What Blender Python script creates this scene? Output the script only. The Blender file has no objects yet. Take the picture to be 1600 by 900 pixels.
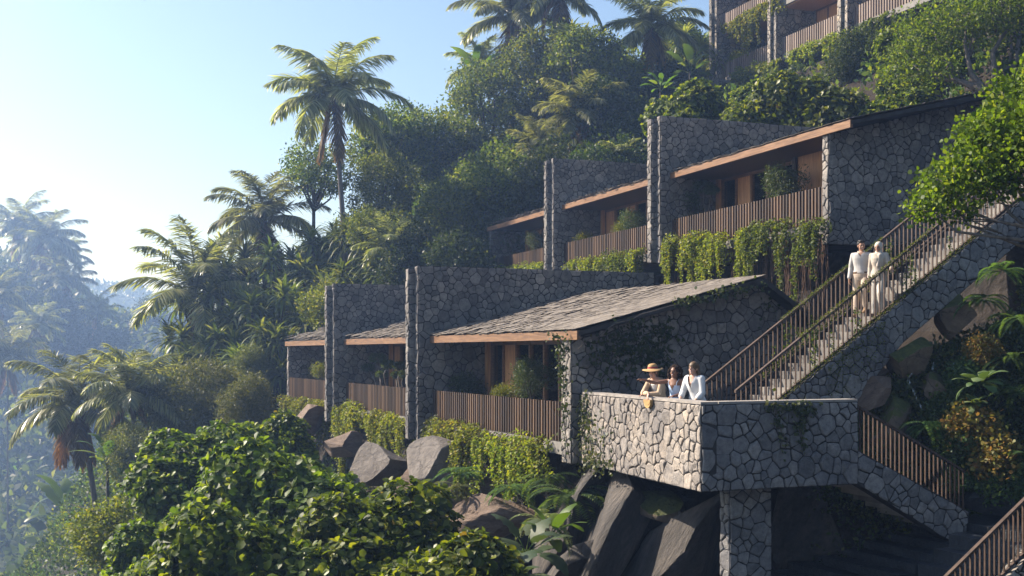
import bpy, bmesh, math, random
import numpy as np
from mathutils import Vector, Matrix, Quaternion

S = bpy.context.scene
C = S.collection
R = math.radians

# ------------------------------------------------------------------ camera, sky, sun, exposure
F_PX, HX, HY = 1855.0, 800.0, 550.0
cam_d = bpy.data.cameras.new('camera')
cam = bpy.data.objects.new('camera', cam_d)
C.objects.link(cam)
cam.location = (0, 0, 0)
cam.rotation_euler = (R(90), 0, 0)
cam_d.sensor_width = 36.0
cam_d.lens = F_PX / 1600 * 36.0
cam_d.shift_y = 100.0 / 1600.0
cam_d.clip_start = 0.1
cam_d.clip_end = 6000
S.camera = cam

SUN_EL = R(37)
SUN_H = Vector((-0.915, 0.405, 0)).normalized()
SUN_V = Vector((SUN_H.x * math.cos(SUN_EL), SUN_H.y * math.cos(SUN_EL), math.sin(SUN_EL)))
world = bpy.data.worlds.new('World')
S.world = world
world.use_nodes = True
nt = world.node_tree
nt.nodes.clear()
sky = nt.nodes.new('ShaderNodeTexSky')
sky.sky_type = 'NISHITA'
sky.sun_disc = False
sky.sun_elevation = SUN_EL
sky.sun_rotation = math.atan2(SUN_H.x, SUN_H.y)
sky.altitude = 100
sky.air_density = 1.0
sky.dust_density = 1.6
sky.ozone_density = 3.2
bg = nt.nodes.new('ShaderNodeBackground')
bg.inputs['Strength'].default_value = 0.078
wo = nt.nodes.new('ShaderNodeOutputWorld')
nt.links.new(sky.outputs[0], bg.inputs[0])
nt.links.new(bg.outputs[0], wo.inputs['Surface'])

sun_d = bpy.data.lights.new('sun', 'SUN')
sun_d.energy = 5.0
sun_d.angle = R(0.5)
sun_d.color = (1.0, 0.9, 0.79)
sun = bpy.data.objects.new('sun', sun_d)
C.objects.link(sun)
sun.rotation_euler = (-SUN_V).to_track_quat('-Z', 'Y').to_euler()

S.view_settings.view_transform = 'Standard'
S.view_settings.look = 'None'
S.view_settings.gamma = 1
S.view_settings.exposure = 1.3
S.view_settings.use_curve_mapping = False
S.render.engine = 'CYCLES'
S.cycles.use_denoising = True
S.cycles.max_bounces = 6
S.cycles.diffuse_bounces = 3
S.cycles.glossy_bounces = 2
S.cycles.transmission_bounces = 4
S.cycles.transparent_max_bounces = 8
S.cycles.volume_bounces = 0
S.cycles.sample_clamp_indirect = 6
HAZE_DENSITY = 0.0013

# ------------------------------------------------------------------ small helpers
def at(px, py, d):
    return Vector(((px - HX) / F_PX * d, d, -(py - HY) / F_PX * d))

TH = R(22)
CT, ST = math.cos(TH), math.sin(TH)
def wv(x, y):
    return CT * x + ST * y, -ST * x + CT * y
def xy(w, v):
    return CT * w - ST * v, ST * w + CT * v

def sstep(a, b, x):
    t = np.clip((np.asarray(x, float) - a) / (b - a), 0, 1)
    return t * t * (3 - 2 * t)

def tag(o, label=None, cat=None, group=None, kind=None):
    if label: o['label'] = label
    if cat: o['category'] = cat
    if group: o['group'] = group
    if kind: o['kind'] = kind
    return o

def empty(name, loc=(0, 0, 0), rz=0.0, parent=None):
    o = bpy.data.objects.new(name, None)
    C.objects.link(o)
    o.location = loc
    o.rotation_euler = (0, 0, rz)
    o.empty_display_size = 0.3
    if parent: o.parent = parent
    return o

def link(name, me, parent=None, loc=None, rz=None, scale=None):
    o = bpy.data.objects.new(name, me)
    C.objects.link(o)
    if parent: o.parent = parent
    if loc is not None: o.location = loc
    if rz is not None: o.rotation_euler = (0, 0, rz)
    if scale is not None: o.scale = scale
    return o

def copy_tree(o, parent=None):
    c = o.copy()
    C.objects.link(c)
    c.parent = parent
    for ch in o.children:
        copy_tree(ch, c)
    return c

def np_mesh(name, V, Fq, mats, mi=None, smooth=False):
    """mesh from numpy: V (n,3), Fq (m,4) quads"""
    V = np.ascontiguousarray(V, np.float32)
    Fq = np.ascontiguousarray(Fq, np.int32)
    me = bpy.data.meshes.new(name)
    k = Fq.shape[1]
    me.vertices.add(len(V)); me.vertices.foreach_set('co', V.ravel())
    me.loops.add(Fq.size); me.loops.foreach_set('vertex_index', Fq.ravel())
    me.polygons.add(len(Fq))
    me.polygons.foreach_set('loop_start', np.arange(0, Fq.size, k, dtype=np.int32))
    me.polygons.foreach_set('loop_total', np.full(len(Fq), k, np.int32))
    for m in (mats if isinstance(mats, (list, tuple)) else [mats]): me.materials.append(m)
    if mi is not None: me.polygons.foreach_set('material_index', np.ascontiguousarray(mi, np.int32))
    if smooth: me.polygons.foreach_set('use_smooth', np.ones(len(Fq), bool))
    me.update(calc_edges=True)
    return me

class MB:
    """collects polygons; build() links them as ONE mesh object with box-mapped UVs in metres"""
    def __init__(s):
        s.v, s.f, s.m = [], [], []
    def add(s, vs, fs, mi=0):
        b = len(s.v)
        s.v += [tuple(p) for p in vs]
        s.f += [tuple(i + b for i in f) for f in fs]
        s.m += [mi] * len(fs)
    def box(s, x0, x1, y0, y1, z0, z1, mi=0, mat=None):
        vs = [Vector(p) for p in ((x0,y0,z0),(x1,y0,z0),(x1,y1,z0),(x0,y1,z0),(x0,y0,z1),(x1,y0,z1),(x1,y1,z1),(x0,y1,z1))]
        if mat is not None: vs = [mat @ p for p in vs]
        s.add(vs, [(0,3,2,1),(4,5,6,7),(0,1,5,4),(1,2,6,5),(2,3,7,6),(3,0,4,7)], mi)
    def prism(s, poly, a, b, axis='x', mi=0):
        """extrude a 2-D polygon along an axis from a to b"""
        n = len(poly)
        def P(p, t):
            return {'x': (t, p[0], p[1]), 'y': (p[0], t, p[1]), 'z': (p[0], p[1], t)}[axis]
        vs = [P(p, a) for p in poly] + [P(p, b) for p in poly]
        fs = [tuple(range(n))[::-1], tuple(range(n, 2 * n))]
        fs += [(i, (i + 1) % n, n + (i + 1) % n, n + i) for i in range(n)]
        s.add(vs, fs, mi)
    def tube(s, pts, rad, n=6, mi=0, caps=True):
        pts = [Vector(p) for p in pts]
        rad = rad if isinstance(rad, (list, tuple)) else [rad] * len(pts)
        vs, up = [], None
        for i, p in enumerate(pts):
            d = (pts[min(i + 1, len(pts) - 1)] - pts[max(i - 1, 0)])
            if d.length < 1e-6: d = Vector((0, 0, 1))
            d.normalize()
            if up is None:
                up = d.cross(Vector((0, 0, 1)))
                if up.length < .1: up = d.cross(Vector((1, 0, 0)))
            up = (up - d * up.dot(d))
            if up.length < 1e-5: up = d.orthogonal()
            up.normalize()
            q = d.cross(up)
            for k in range(n):
                a = 2 * math.pi * k / n
                vs.append(p + (up * math.cos(a) + q * math.sin(a)) * rad[i])
        fs = []
        for i in range(len(pts) - 1):
            for k in range(n):
                fs.append((i*n+k, i*n+(k+1)%n, (i+1)*n+(k+1)%n, (i+1)*n+k))
        if caps:
            fs.append(tuple(range(n))[::-1])
            fs.append(tuple((len(pts)-1)*n + k for k in range(n)))
        s.add(vs, fs, mi)
    def build(s, name, mats, parent=None, uv=True, smooth=False, recalc=True):
        me = bpy.data.meshes.new(name)
        me.from_pydata(s.v, [], s.f)
        for m in (mats if isinstance(mats, (list, tuple)) else [mats]): me.materials.append(m)
        me.polygons.foreach_set('material_index', s.m)
        if recalc:
            bm = bmesh.new(); bm.from_mesh(me)
            bmesh.ops.recalc_face_normals(bm, faces=bm.faces)
            bm.to_mesh(me); bm.free()
        if smooth: me.polygons.foreach_set('use_smooth', [True] * len(me.polygons))
        if uv: box_uv(me)
        me.update()
        return link(name, me, parent)

def box_uv(me):
    uvl = me.uv_layers.new(name='UVMap')
    co = [v.co for v in me.vertices]
    out = []
    for p in me.polygons:
        n = p.normal
        ax = max(range(3), key=lambda i: abs(n[i]))
        for li in p.loop_indices:
            c = co[me.loops[li].vertex_index]
            if ax == 0: out += (c.y + c.x * .37 + 3.1, c.z)
            elif ax == 1: out += (c.x + c.y * .41, c.z + 1.7)
            else: out += (c.x + .3, c.y + c.z * .2)
    uvl.data.foreach_set('uv', out)

# ------------------------------------------------------------------ materials
MATS = {}
def new_mat(name):
    m = bpy.data.materials.new(name)
    m.use_nodes = True
    n = m.node_tree
    n.nodes.clear()
    out = n.nodes.new('ShaderNodeOutputMaterial')
    return m, n, out
def N(n, kind, **kw):
    x = n.nodes.new(kind)
    for k, v in kw.items():
        if k.startswith('i_'):
            x.inputs[k[2:]].default_value = v
        else:
            setattr(x, k, v)
    return x
def L(n, a, b): n.links.new(a, b)
def ramp(n, fac, stops, interp='LINEAR'):
    r = n.nodes.new('ShaderNodeValToRGB')
    r.color_ramp.interpolation = interp
    els = r.color_ramp.elements
    while len(els) < len(stops): els.new(0.5)
    for e, (p, c) in zip(els, stops):
        e.position = p
        e.color = (*c, 1) if len(c) == 3 else c
    L(n, fac, r.inputs[0])
    return r.outputs[0]
def math_n(n, op, a, b=None, clamp=False):
    x = n.nodes.new('ShaderNodeMath'); x.operation = op; x.use_clamp = clamp
    for i, q in enumerate((a, b)):
        if q is None: continue
        if isinstance(q, (int, float)): x.inputs[i].default_value = q
        else: L(n, q, x.inputs[i])
    return x.outputs[0]
def mixc(n, fac, a, b, blend='MIX'):
    x = n.nodes.new('ShaderNodeMix'); x.data_type = 'RGBA'; x.blend_type = blend
    for i, q in ((0, fac), (6, a), (7, b)):
        if isinstance(q, (int, float)): x.inputs[i].default_value = q
        elif isinstance(q, tuple): x.inputs[i].default_value = (*q, 1) if len(q) == 3 else q
        else: L(n, q, x.inputs[i])
    return x.outputs[2]

def stone_mat(name, stops, joint=(.018, .017, .017), scale=2.6, bump=.9, jw=.022):
    """irregular polygonal masonry: stones with recessed dark joints, in metres of UV"""
    m, n, out = new_mat(name)
    uv = N(n, 'ShaderNodeUVMap', uv_map='UVMap')
    w1 = N(n, 'ShaderNodeTexNoise', noise_dimensions='2D', i_Scale=1.3, i_Detail=2.0)
    L(n, uv.outputs[0], w1.inputs['Vector'])
    a = N(n, 'ShaderNodeVectorMath', operation='SUBTRACT'); a.inputs[1].default_value = (.5, .5, .5)
    L(n, w1.outputs['Color'], a.inputs[0])
    b = N(n, 'ShaderNodeVectorMath', operation='SCALE'); b.inputs['Scale'].default_value = .32
    L(n, a.outputs[0], b.inputs[0])
    c = N(n, 'ShaderNodeVectorMath', operation='ADD')
    L(n, uv.outputs[0], c.inputs[0]); L(n, b.outputs[0], c.inputs[1])
    w2 = N(n, 'ShaderNodeTexNoise', noise_dimensions='2D', i_Scale=9.0, i_Detail=3.0)
    L(n, uv.outputs[0], w2.inputs['Vector'])
    a2 = N(n, 'ShaderNodeVectorMath', operation='SUBTRACT'); a2.inputs[1].default_value = (.5, .5, .5)
    L(n, w2.outputs['Color'], a2.inputs[0])
    b2 = N(n, 'ShaderNodeVectorMath', operation='SCALE'); b2.inputs['Scale'].default_value = .05
    L(n, a2.outputs[0], b2.inputs[0])
    c2 = N(n, 'ShaderNodeVectorMath', operation='ADD')
    L(n, c.outputs[0], c2.inputs[0]); L(n, b2.outputs[0], c2.inputs[1])
    P = c2.outputs[0]
    def voro(feat, sc):
        v = N(n, 'ShaderNodeTexVoronoi', voronoi_dimensions='2D', feature=feat, i_Scale=sc, i_Randomness=.95)
        L(n, P, v.inputs['Vector'])
        return v
    f1, f2 = voro('F1', scale), voro('F1', scale * 1.9)
    e1, e2 = voro('DISTANCE_TO_EDGE', scale), voro('DISTANCE_TO_EDGE', scale * 1.9)
    sp = N(n, 'ShaderNodeSeparateColor'); L(n, f1.outputs['Color'], sp.inputs[0])
    sel = math_n(n, 'GREATER_THAN', sp.outputs[2], .62)
    d1 = math_n(n, 'DIVIDE', e1.outputs['Distance'], scale)
    d2 = math_n(n, 'DIVIDE', e2.outputs['Distance'], scale * 1.9)
    d2s = math_n(n, 'ADD', d2, math_n(n, 'MULTIPLY', math_n(n, 'SUBTRACT', 1, sel), 10))
    d = math_n(n, 'MINIMUM', d1, d2s)
    sp2 = N(n, 'ShaderNodeSeparateColor'); L(n, f2.outputs['Color'], sp2.inputs[0])
    rnd = math_n(n, 'FRACT', math_n(n, 'ADD', sp.outputs[0], math_n(n, 'MULTIPLY', sel, sp2.outputs[0])))
    col = ramp(n, rnd, stops)
    mot = N(n, 'ShaderNodeTexNoise', noise_dimensions='2D', i_Scale=14.0, i_Detail=5.0, i_Roughness=.7)
    L(n, uv.outputs[0], mot.inputs['Vector'])
    mm = ramp(n, mot.outputs['Fac'], [(.3, (.55, .55, .55)), (.55, (1, 1, 1)), (.75, (1.25, 1.22, 1.18))])
    col = mixc(n, 1.0, col, mm, 'MULTIPLY')
    big = N(n, 'ShaderNodeTexNoise', noise_dimensions='2D', i_Scale=.55, i_Detail=3.0)
    L(n, uv.outputs[0], big.inputs['Vector'])
    bm_ = ramp(n, big.outputs['Fac'], [(.35, (.72, .72, .74)), (.65, (1.12, 1.1, 1.06))])
    col = mixc(n, 1.0, col, bm_, 'MULTIPLY')
    # joints vary in width
    jn = math_n(n, 'MULTIPLY', math_n(n, 'ADD', mot.outputs['Fac'], .35), jw)
    jm = math_n(n, 'SUBTRACT', 1, math_n(n, 'DIVIDE', d, jn, True), True)
    jmask = ramp(n, jm, [(.25, (0, 0, 0)), (.6, (1, 1, 1))])
    colf = mixc(n, jmask, col, joint)
    # relief: rounded stone edges, tilt per stone, grain
    h1 = ramp(n, d, [(0, (0, 0, 0)), (.03, (.75, .75, .75)), (.09, (1, 1, 1))], 'EASE')
    dv = N(n, 'ShaderNodeVectorMath', operation='SUBTRACT')
    sc1 = N(n, 'ShaderNodeVectorMath', operation='SCALE'); sc1.inputs['Scale'].default_value = 1.0
    L(n, f1.outputs['Position'], sc1.inputs[0])
    L(n, P, dv.inputs[0]); L(n, sc1.outputs[0], dv.inputs[1])
    rv = N(n, 'ShaderNodeVectorMath', operation='SUBTRACT'); rv.inputs[1].default_value = (.5, .5, .5)
    L(n, f1.outputs['Color'], rv.inputs[0])
    dt = N(n, 'ShaderNodeVectorMath', operation='DOT_PRODUCT')
    L(n, dv.outputs[0], dt.inputs[0]); L(n, rv.outputs[0], dt.inputs[1])
    h = math_n(n, 'ADD', math_n(n, 'MULTIPLY', h1, .05), math_n(n, 'MULTIPLY', dt.outputs['Value'], .12))
    h = math_n(n, 'ADD', h, math_n(n, 'MULTIPLY', mot.outputs['Fac'], .03))
    bp = N(n, 'ShaderNodeBump', i_Strength=bump, i_Distance=1.0); L(n, h, bp.inputs['Height'])
    bs = N(n, 'ShaderNodeBsdfPrincipled', i_Roughness=.85)
    bs.inputs['Specular IOR Level'].default_value = .3
    L(n, colf, bs.inputs['Base Color']); L(n, bp.outputs[0], bs.inputs['Normal'])
    L(n, bs.outputs[0], out.inputs[0])
    return m

def noise_mat(name, stops, scale=(1, 1, 1), nscale=4.0, detail=6.0, rough=.8, bump=.2, bdist=.05, spec=.3, rgh=.6, island=0.0, coord='Object', metal=0.0):
    m, n, out = new_mat(name)
    tc = N(n, 'ShaderNodeTexCoord')
    mp = N(n, 'ShaderNodeMapping'); mp.inputs['Scale'].default_value = scale
    L(n, tc.outputs[coord], mp.inputs[0])
    no = N(n, 'ShaderNodeTexNoise', i_Scale=nscale, i_Detail=detail, i_Roughness=rgh)
    L(n, mp.outputs[0], no.inputs['Vector'])
    fac = no.outputs['Fac']
    if island:
        g = N(n, 'ShaderNodeNewGeometry')
        fac = math_n(n, 'ADD', math_n(n, 'MULTIPLY', fac, 1 - island), math_n(n, 'MULTIPLY', g.outputs['Random Per Island'], island))
    col = ramp(n, fac, stops)
    bs = N(n, 'ShaderNodeBsdfPrincipled', i_Roughness=rough, i_Metallic=metal)
    bs.inputs['Specular IOR Level'].default_value = spec
    L(n, col, bs.inputs['Base Color'])
    if bump:
        bp = N(n, 'ShaderNodeBump', i_Strength=bump, i_Distance=bdist); L(n, no.outputs['Fac'], bp.inputs['Height'])
        L(n, bp.outputs[0], bs.inputs['Normal'])
    L(n, bs.outputs[0], out.inputs[0])
    return m

def leaf_mat(name, stops, trans=.38, rough=.5, spec=.2, tint=(1.5, 1.5, .5)):
    """leaf: diffuse + gloss with light coming through; colour differs from leaf to leaf"""
    m, n, out = new_mat(name)
    g = N(n, 'ShaderNodeNewGeometry')
    oi = N(n, 'ShaderNodeObjectInfo')
    rnd = math_n(n, 'FRACT', math_n(n, 'ADD', g.outputs['Random Per Island'], math_n(n, 'MULTIPLY', oi.outputs['Random'], .0)))
    col = ramp(n, rnd, stops)
    hv = N(n, 'ShaderNodeHueSaturation')
    L(n, col, hv.inputs['Color'])
    L(n, math_n(n, 'ADD', .485, math_n(n, 'MULTIPLY', oi.outputs['Random'], .03)), hv.inputs['Hue'])
    L(n, math_n(n, 'ADD', .8, math_n(n, 'MULTIPLY', oi.outputs['Random'], .4)), hv.inputs['Value'])
    col = hv.outputs[0]
    bs = N(n, 'ShaderNodeBsdfPrincipled', i_Roughness=rough)
    bs.inputs['Specular IOR Level'].default_value = spec
    L(n, col, bs.inputs['Base Color'])
    tr = N(n, 'ShaderNodeBsdfTranslucent')
    L(n, mixc(n, 1.0, col, tint, 'MULTIPLY'), tr.inputs[0])
    mx = N(n, 'ShaderNodeMixShader', i_Fac=trans)
    L(n, bs.outputs[0], mx.inputs[1]); L(n, tr.outputs[0], mx.inputs[2])
    L(n, mx.outputs[0], out.inputs[0])
    return m

M = MATS
M['stone'] = stone_mat('lava_stone', [(0, (.11, .103, .098)), (.3, (.175, .162, .152)), (.6, (.22, .205, .188)), (.85, (.3, .275, .245)), (1, (.14, .132, .135))])
M['stone_pale'] = stone_mat('pale_lava_stone', [(0, (.2, .185, .165)), (.3, (.3, .27, .235)), (.55, (.38, .33, .275)), (.8, (.27, .25, .225)), (1, (.42, .35, .27))], joint=(.018, .016, .014), jw=.026)
M['stone_blue'] = stone_mat('blue_grey_stone', [(0, (.1, .1, .105)), (.4, (.17, .17, .175)), (.7, (.21, .205, .2)), (1, (.13, .135, .145))], scale=2.3)
M['fascia'] = noise_mat('orange_timber', [(.3, (.11, .055, .026)), (.55, (.2, .105, .05)), (.75, (.27, .15, .075))], (.6, 6, 9), 3.0, rough=.55, bump=.1)
M['slat'] = noise_mat('brown_slat_timber', [(.2, (.024, .013, .007)), (.5, (.058, .033, .018)), (.8, (.112, .066, .036))], (8, 8, .6), 3.0, rough=.6, bump=.1, island=.65)
M['slat_grey'] = noise_mat('weathered_slat_timber', [(.2, (.12, .09, .07)), (.5, (.2, .15, .12)), (.8, (.3, .235, .19))], (8, 8, .6), 3.0, rough=.7, bump=.1, island=.45)
M['warm_wood'] = noise_mat('warm_door_timber', [(.3, (.36, .17, .07)), (.6, (.55, .28, .12)), (.8, (.64, .36, .17))], (6, 6, .5), 3.0, rough=.5, bump=.05)
M['dark_wood'] = noise_mat('dark_timber', [(.3, (.025, .017, .013)), (.7, (.06, .04, .03))], (6, 6, .5), 3.0, rough=.55, bump=.1)
M['tile'] = noise_mat('roof_slate', [(.15, (.1, .083, .068)), (.5, (.16, .136, .112)), (.85, (.22, .188, .155))], (1, 1, 1), 5.0, rough=.85, bump=.4, bdist=.02, island=.55)
M['roof_dark'] = noise_mat('dark_roof_edge', [(.3, (.02, .018, .017)), (.7, (.045, .04, .036))], (1, 1, 1), 5.0, rough=.9, bump=.2)
M['concrete'] = noise_mat('grey_concrete', [(.3, (.13, .12, .11)), (.7, (.25, .235, .215))], (1, 1, 1), 3.0, rough=.85, bump=.15)
M['step'] = noise_mat('step_stone', [(.25, (.09, .083, .076)), (.5, (.17, .155, .14)), (.75, (.26, .238, .21))], (1, 1, 1), 4.0, rough=.85, bump=.25, island=.3)
M['cap'] = noise_mat('coping_stone', [(.3, (.18, .165, .15)), (.7, (.36, .32, .28))], (1, 1, 1), 5.0, rough=.8, bump=.3)
M['rust'] = noise_mat('rusty_bar_steel', [(.3, (.04, .026, .019)), (.6, (.08, .052, .037)), (.8, (.125, .085, .06))], (1, 1, 1), 6.0, rough=.6, bump=.1, metal=.15)
M['soil'] = noise_mat('hillside_soil', [(.25, (.015, .012, .008)), (.5, (.03, .022, .014)), (.75, (.035, .035, .015))], (1, 1, 1), .8, detail=9, rough=.95, bump=.6, bdist=.3)
M['moss'] = noise_mat('moss', [(.25, (.02, .03, .008)), (.5, (.06, .075, .018)), (.8, (.11, .12, .03))], (1, 1, 1), 6.0, rough=.95, bump=.6, bdist=.05)
M['curtain'] = noise_mat('curtain_cloth', [(.3, (.55, .42, .35)), (.7, (.75, .6, .52))], (9, 1, .3), 2.0, rough=.9, bump=.1)
M['bark'] = noise_mat('grey_bark', [(.3, (.06, .05, .04)), (.6, (.14, .12, .1)), (.8, (.2, .175, .15))], (3, 3, .8), 5.0, rough=.9, bump=.4)
M['bark_dark'] = noise_mat('dark_bark', [(.3, (.03, .025, .02)), (.7, (.08, .065, .05))], (3, 3, .8), 5.0, rough=.9, bump=.4)
M['root'] = noise_mat('hanging_root', [(.3, (.07, .04, .025)), (.7, (.18, .11, .07))], (3, 3, .5), 5.0, rough=.9, bump=0)

def glass_mat():
    m, n, out = new_mat('window_glass')
    fr = N(n, 'ShaderNodeFresnel', i_IOR=1.55)
    tr = N(n, 'ShaderNodeBsdfTransparent'); tr.inputs[0].default_value = (.95, .96, .96, 1)
    gl = N(n, 'ShaderNodeBsdfGlossy', i_Roughness=.02); gl.inputs[0].default_value = (.9, .9, .9, 1)
    mx = N(n, 'ShaderNodeMixShader')
    L(n, fr.outputs[0], mx.inputs[0]); L(n, tr.outputs[0], mx.inputs[1]); L(n, gl.outputs[0], mx.inputs[2])
    L(n, mx.outputs[0], out.inputs[0])
    return m
M['glass'] = glass_mat()

def rock_mat(name, stops, streak=(1, 1, 1), moss=.0, rough=.8):
    m, n, out = new_mat(name)
    tc = N(n, 'ShaderNodeTexCoord')
    mp = N(n, 'ShaderNodeMapping'); mp.inputs['Scale'].default_value = streak
    L(n, tc.outputs['Object'], mp.inputs[0])
    a = N(n, 'ShaderNodeTexNoise', i_Scale=1.4, i_Detail=8.0, i_Roughness=.65); L(n, mp.outputs[0], a.inputs['Vector'])
    b = N(n, 'ShaderNodeTexNoise', i_Scale=9.0, i_Detail=6.0, i_Roughness=.7); L(n, mp.outputs[0], b.inputs['Vector'])
    f = math_n(n, 'ADD', math_n(n, 'MULTIPLY', a.outputs['Fac'], .65), math_n(n, 'MULTIPLY', b.outputs['Fac'], .35))
    col = ramp(n, f, stops)
    v = N(n, 'ShaderNodeTexVoronoi', feature='DISTANCE_TO_EDGE', i_Scale=.9); 
    wv_ = N(n, 'ShaderNodeVectorMath', operation='ADD'); L(n, mp.outputs[0], wv_.inputs[0])
    ws = N(n, 'ShaderNodeVectorMath', operation='SCALE'); ws.inputs['Scale'].default_value = .5
    L(n, a.outputs['Color'], ws.inputs[0]); L(n, ws.outputs[0], wv_.inputs[1]); L(n, wv_.outputs[0], v.inputs['Vector'])
    cr = ramp(n, v.outputs['Distance'], [(0, (.35, .35, .35)), (.012, (1, 1, 1))])
    col = mixc(n, cr, (.02, .017, .015), col)
    if moss:
        g = N(n, 'ShaderNodeNewGeometry')
        sx = N(n, 'ShaderNodeSeparateXYZ'); L(n, g.outputs['Normal'], sx.inputs[0])
        mf = math_n(n, 'ADD', math_n(n, 'MULTIPLY', sx.outputs[2], .5), b.outputs['Fac'])
        mk = ramp(n, mf, [(1.0 - moss, (0, 0, 0)), (min(1.08 - moss, .99), (1, 1, 1))])
        mcol = ramp(n, b.outputs['Fac'], [(.3, (.025, .035, .01)), (.7, (.09, .1, .025))])
        col = mixc(n, mk, col, mcol)
    h = math_n(n, 'ADD', math_n(n, 'MULTIPLY', f, 1.0), math_n(n, 'MULTIPLY', cr, .06))
    bp = N(n, 'ShaderNodeBump', i_Strength=.7, i_Distance=.25); L(n, h, bp.inputs['Height'])
    bs = N(n, 'ShaderNodeBsdfPrincipled', i_Roughness=rough); bs.inputs['Specular IOR Level'].default_value = .3
    L(n, col, bs.inputs['Base Color']); L(n, bp.outputs[0], bs.inputs['Normal']); L(n, bs.outputs[0], out.inputs[0])
    return m
M['rock_grey'] = rock_mat('grey_rock', [(.3, (.065, .056, .05)), (.5, (.145, .126, .11)), (.7, (.24, .21, .182))])
M['rock_brown'] = rock_mat('brown_rock', [(.3, (.065, .045, .034)), (.5, (.15, .105, .076)), (.7, (.25, .18, .135))], (1.5, 1.5, 5))
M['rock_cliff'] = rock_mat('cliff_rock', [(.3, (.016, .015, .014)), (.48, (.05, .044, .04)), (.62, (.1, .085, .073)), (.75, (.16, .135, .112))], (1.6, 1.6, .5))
M['rock_dark'] = rock_mat('dark_rock', [(.3, (.02, .018, .017)), (.48, (.055, .05, .047)), (.66, (.14, .125, .11))], (1, 1, .45))
M['rock_mossy'] = rock_mat('mossy_rock', [(.3, (.05, .038, .027)), (.5, (.125, .092, .062)), (.7, (.24, .178, .118))], moss=.33)
M['rock_wet'] = rock_mat('shade_dark_rock', [(.3, (.015, .018, .022)), (.5, (.03, .035, .042)), (.7, (.06, .066, .075))], rough=.35)  # shade of the lower landing and steps put into a near-black colour

# leaves (stops = from leaf to leaf)
M['lf_shrub'] = leaf_mat('glossy_shrub_leaf', [(0, (.025, .044, .007)), (.45, (.05, .08, .01)), (.8, (.085, .122, .014)), (.98, (.13, .155, .02)), (1, (.16, .11, .03))], .45, .5, .2)
M['lf_young'] = leaf_mat('young_shrub_leaf', [(0, (.1, .14, .012)), (.6, (.165, .2, .016)), (1, (.25, .26, .03))], .45, .42, .3)
M['lf_olive'] = leaf_mat('olive_tree_leaf', [(0, (.035, .058, .012)), (.5, (.085, .115, .02)), (.85, (.145, .17, .028)), (1, (.19, .19, .04))], .5)
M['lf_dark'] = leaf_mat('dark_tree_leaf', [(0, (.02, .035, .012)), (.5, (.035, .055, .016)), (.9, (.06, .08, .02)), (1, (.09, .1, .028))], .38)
M['lf_yellow'] = leaf_mat('yellow_green_leaf', [(0, (.07, .095, .016)), (.5, (.12, .145, .02)), (.85, (.19, .2, .03)), (1, (.26, .22, .03))], .4)
M['lf_bright'] = leaf_mat('bright_green_leaf', [(0, (.05, .09, .012)), (.5, (.095, .155, .018)), (.85, (.15, .21, .025)), (1, (.22, .25, .035))], .5)
M['lf_feather'] = leaf_mat('feathery_leaf', [(0, (.065, .082, .028)), (.5, (.115, .135, .042)), (1, (.2, .2, .075))], .35)
M['lf_palm'] = leaf_mat('palm_leaflet', [(0, (.12, .14, .065)), (.6, (.235, .255, .125)), (1, (.42, .41, .24))], .5, .35, .5)
M['lf_palm_dead'] = leaf_mat('dry_palm_leaflet', [(0, (.15, .095, .03)), (.6, (.25, .155, .045)), (1, (.32, .22, .075))], .35, .6, .2, (1.3, 1, .6))
M['lf_pan'] = leaf_mat('screw_pine_blade', [(0, (.05, .075, .022)), (.5, (.1, .135, .034)), (.85, (.18, .205, .055)), (1, (.28, .28, .095))], .4, .45, .25)
M['lf_banana'] = leaf_mat('banana_leaf', [(0, (.05, .1, .02)), (.6, (.09, .16, .025)), (1, (.19, .24, .035))], .45, .4, .3)
M['lf_fern'] = leaf_mat('fern_leaf', [(0, (.04, .075, .03)), (.6, (.07, .12, .045)), (1, (.12, .17, .055))], .4)
M['lf_fern_pale'] = leaf_mat('pale_fern_leaf', [(0, (.06, .08, .03)), (.6, (.11, .135, .055)), (1, (.22, .23, .12))], .35)
M['lf_vine'] = leaf_mat('hanging_vine_leaf', [(0, (.075, .105, .014)), (.4, (.15, .185, .022)), (.8, (.23, .25, .034)), (1, (.31, .26, .042))], .4)
M['lf_vine_green'] = leaf_mat('green_vine_leaf', [(0, (.04, .06, .014)), (.5, (.085, .11, .02)), (.9, (.15, .17, .035)), (1, (.2, .19, .045))], .35)
M['lf_ivy'] = leaf_mat('ivy_leaf', [(0, (.03, .045, .018)), (.5, (.055, .075, .026)), (.85, (.1, .115, .045)), (1, (.2, .2, .1))], .3)
M['lf_orange'] = leaf_mat('orange_leaf', [(0, (.12, .13, .03)), (.35, (.24, .18, .045)), (.6, (.32, .19, .06)), (.75, (.22, .21, .05)), (1, (.09, .12, .03))], .35, tint=(1.3, 1.1, .6))
M['lf_hosta'] = leaf_mat('broad_pale_leaf', [(0, (.05, .085, .03)), (.6, (.09, .13, .05)), (1, (.15, .19, .08))], .3)
M['lf_grey'] = leaf_mat('grey_green_leaf', [(0, (.035, .055, .028)), (.5, (.06, .085, .042)), (1, (.11, .13, .065))], .3)

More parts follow.
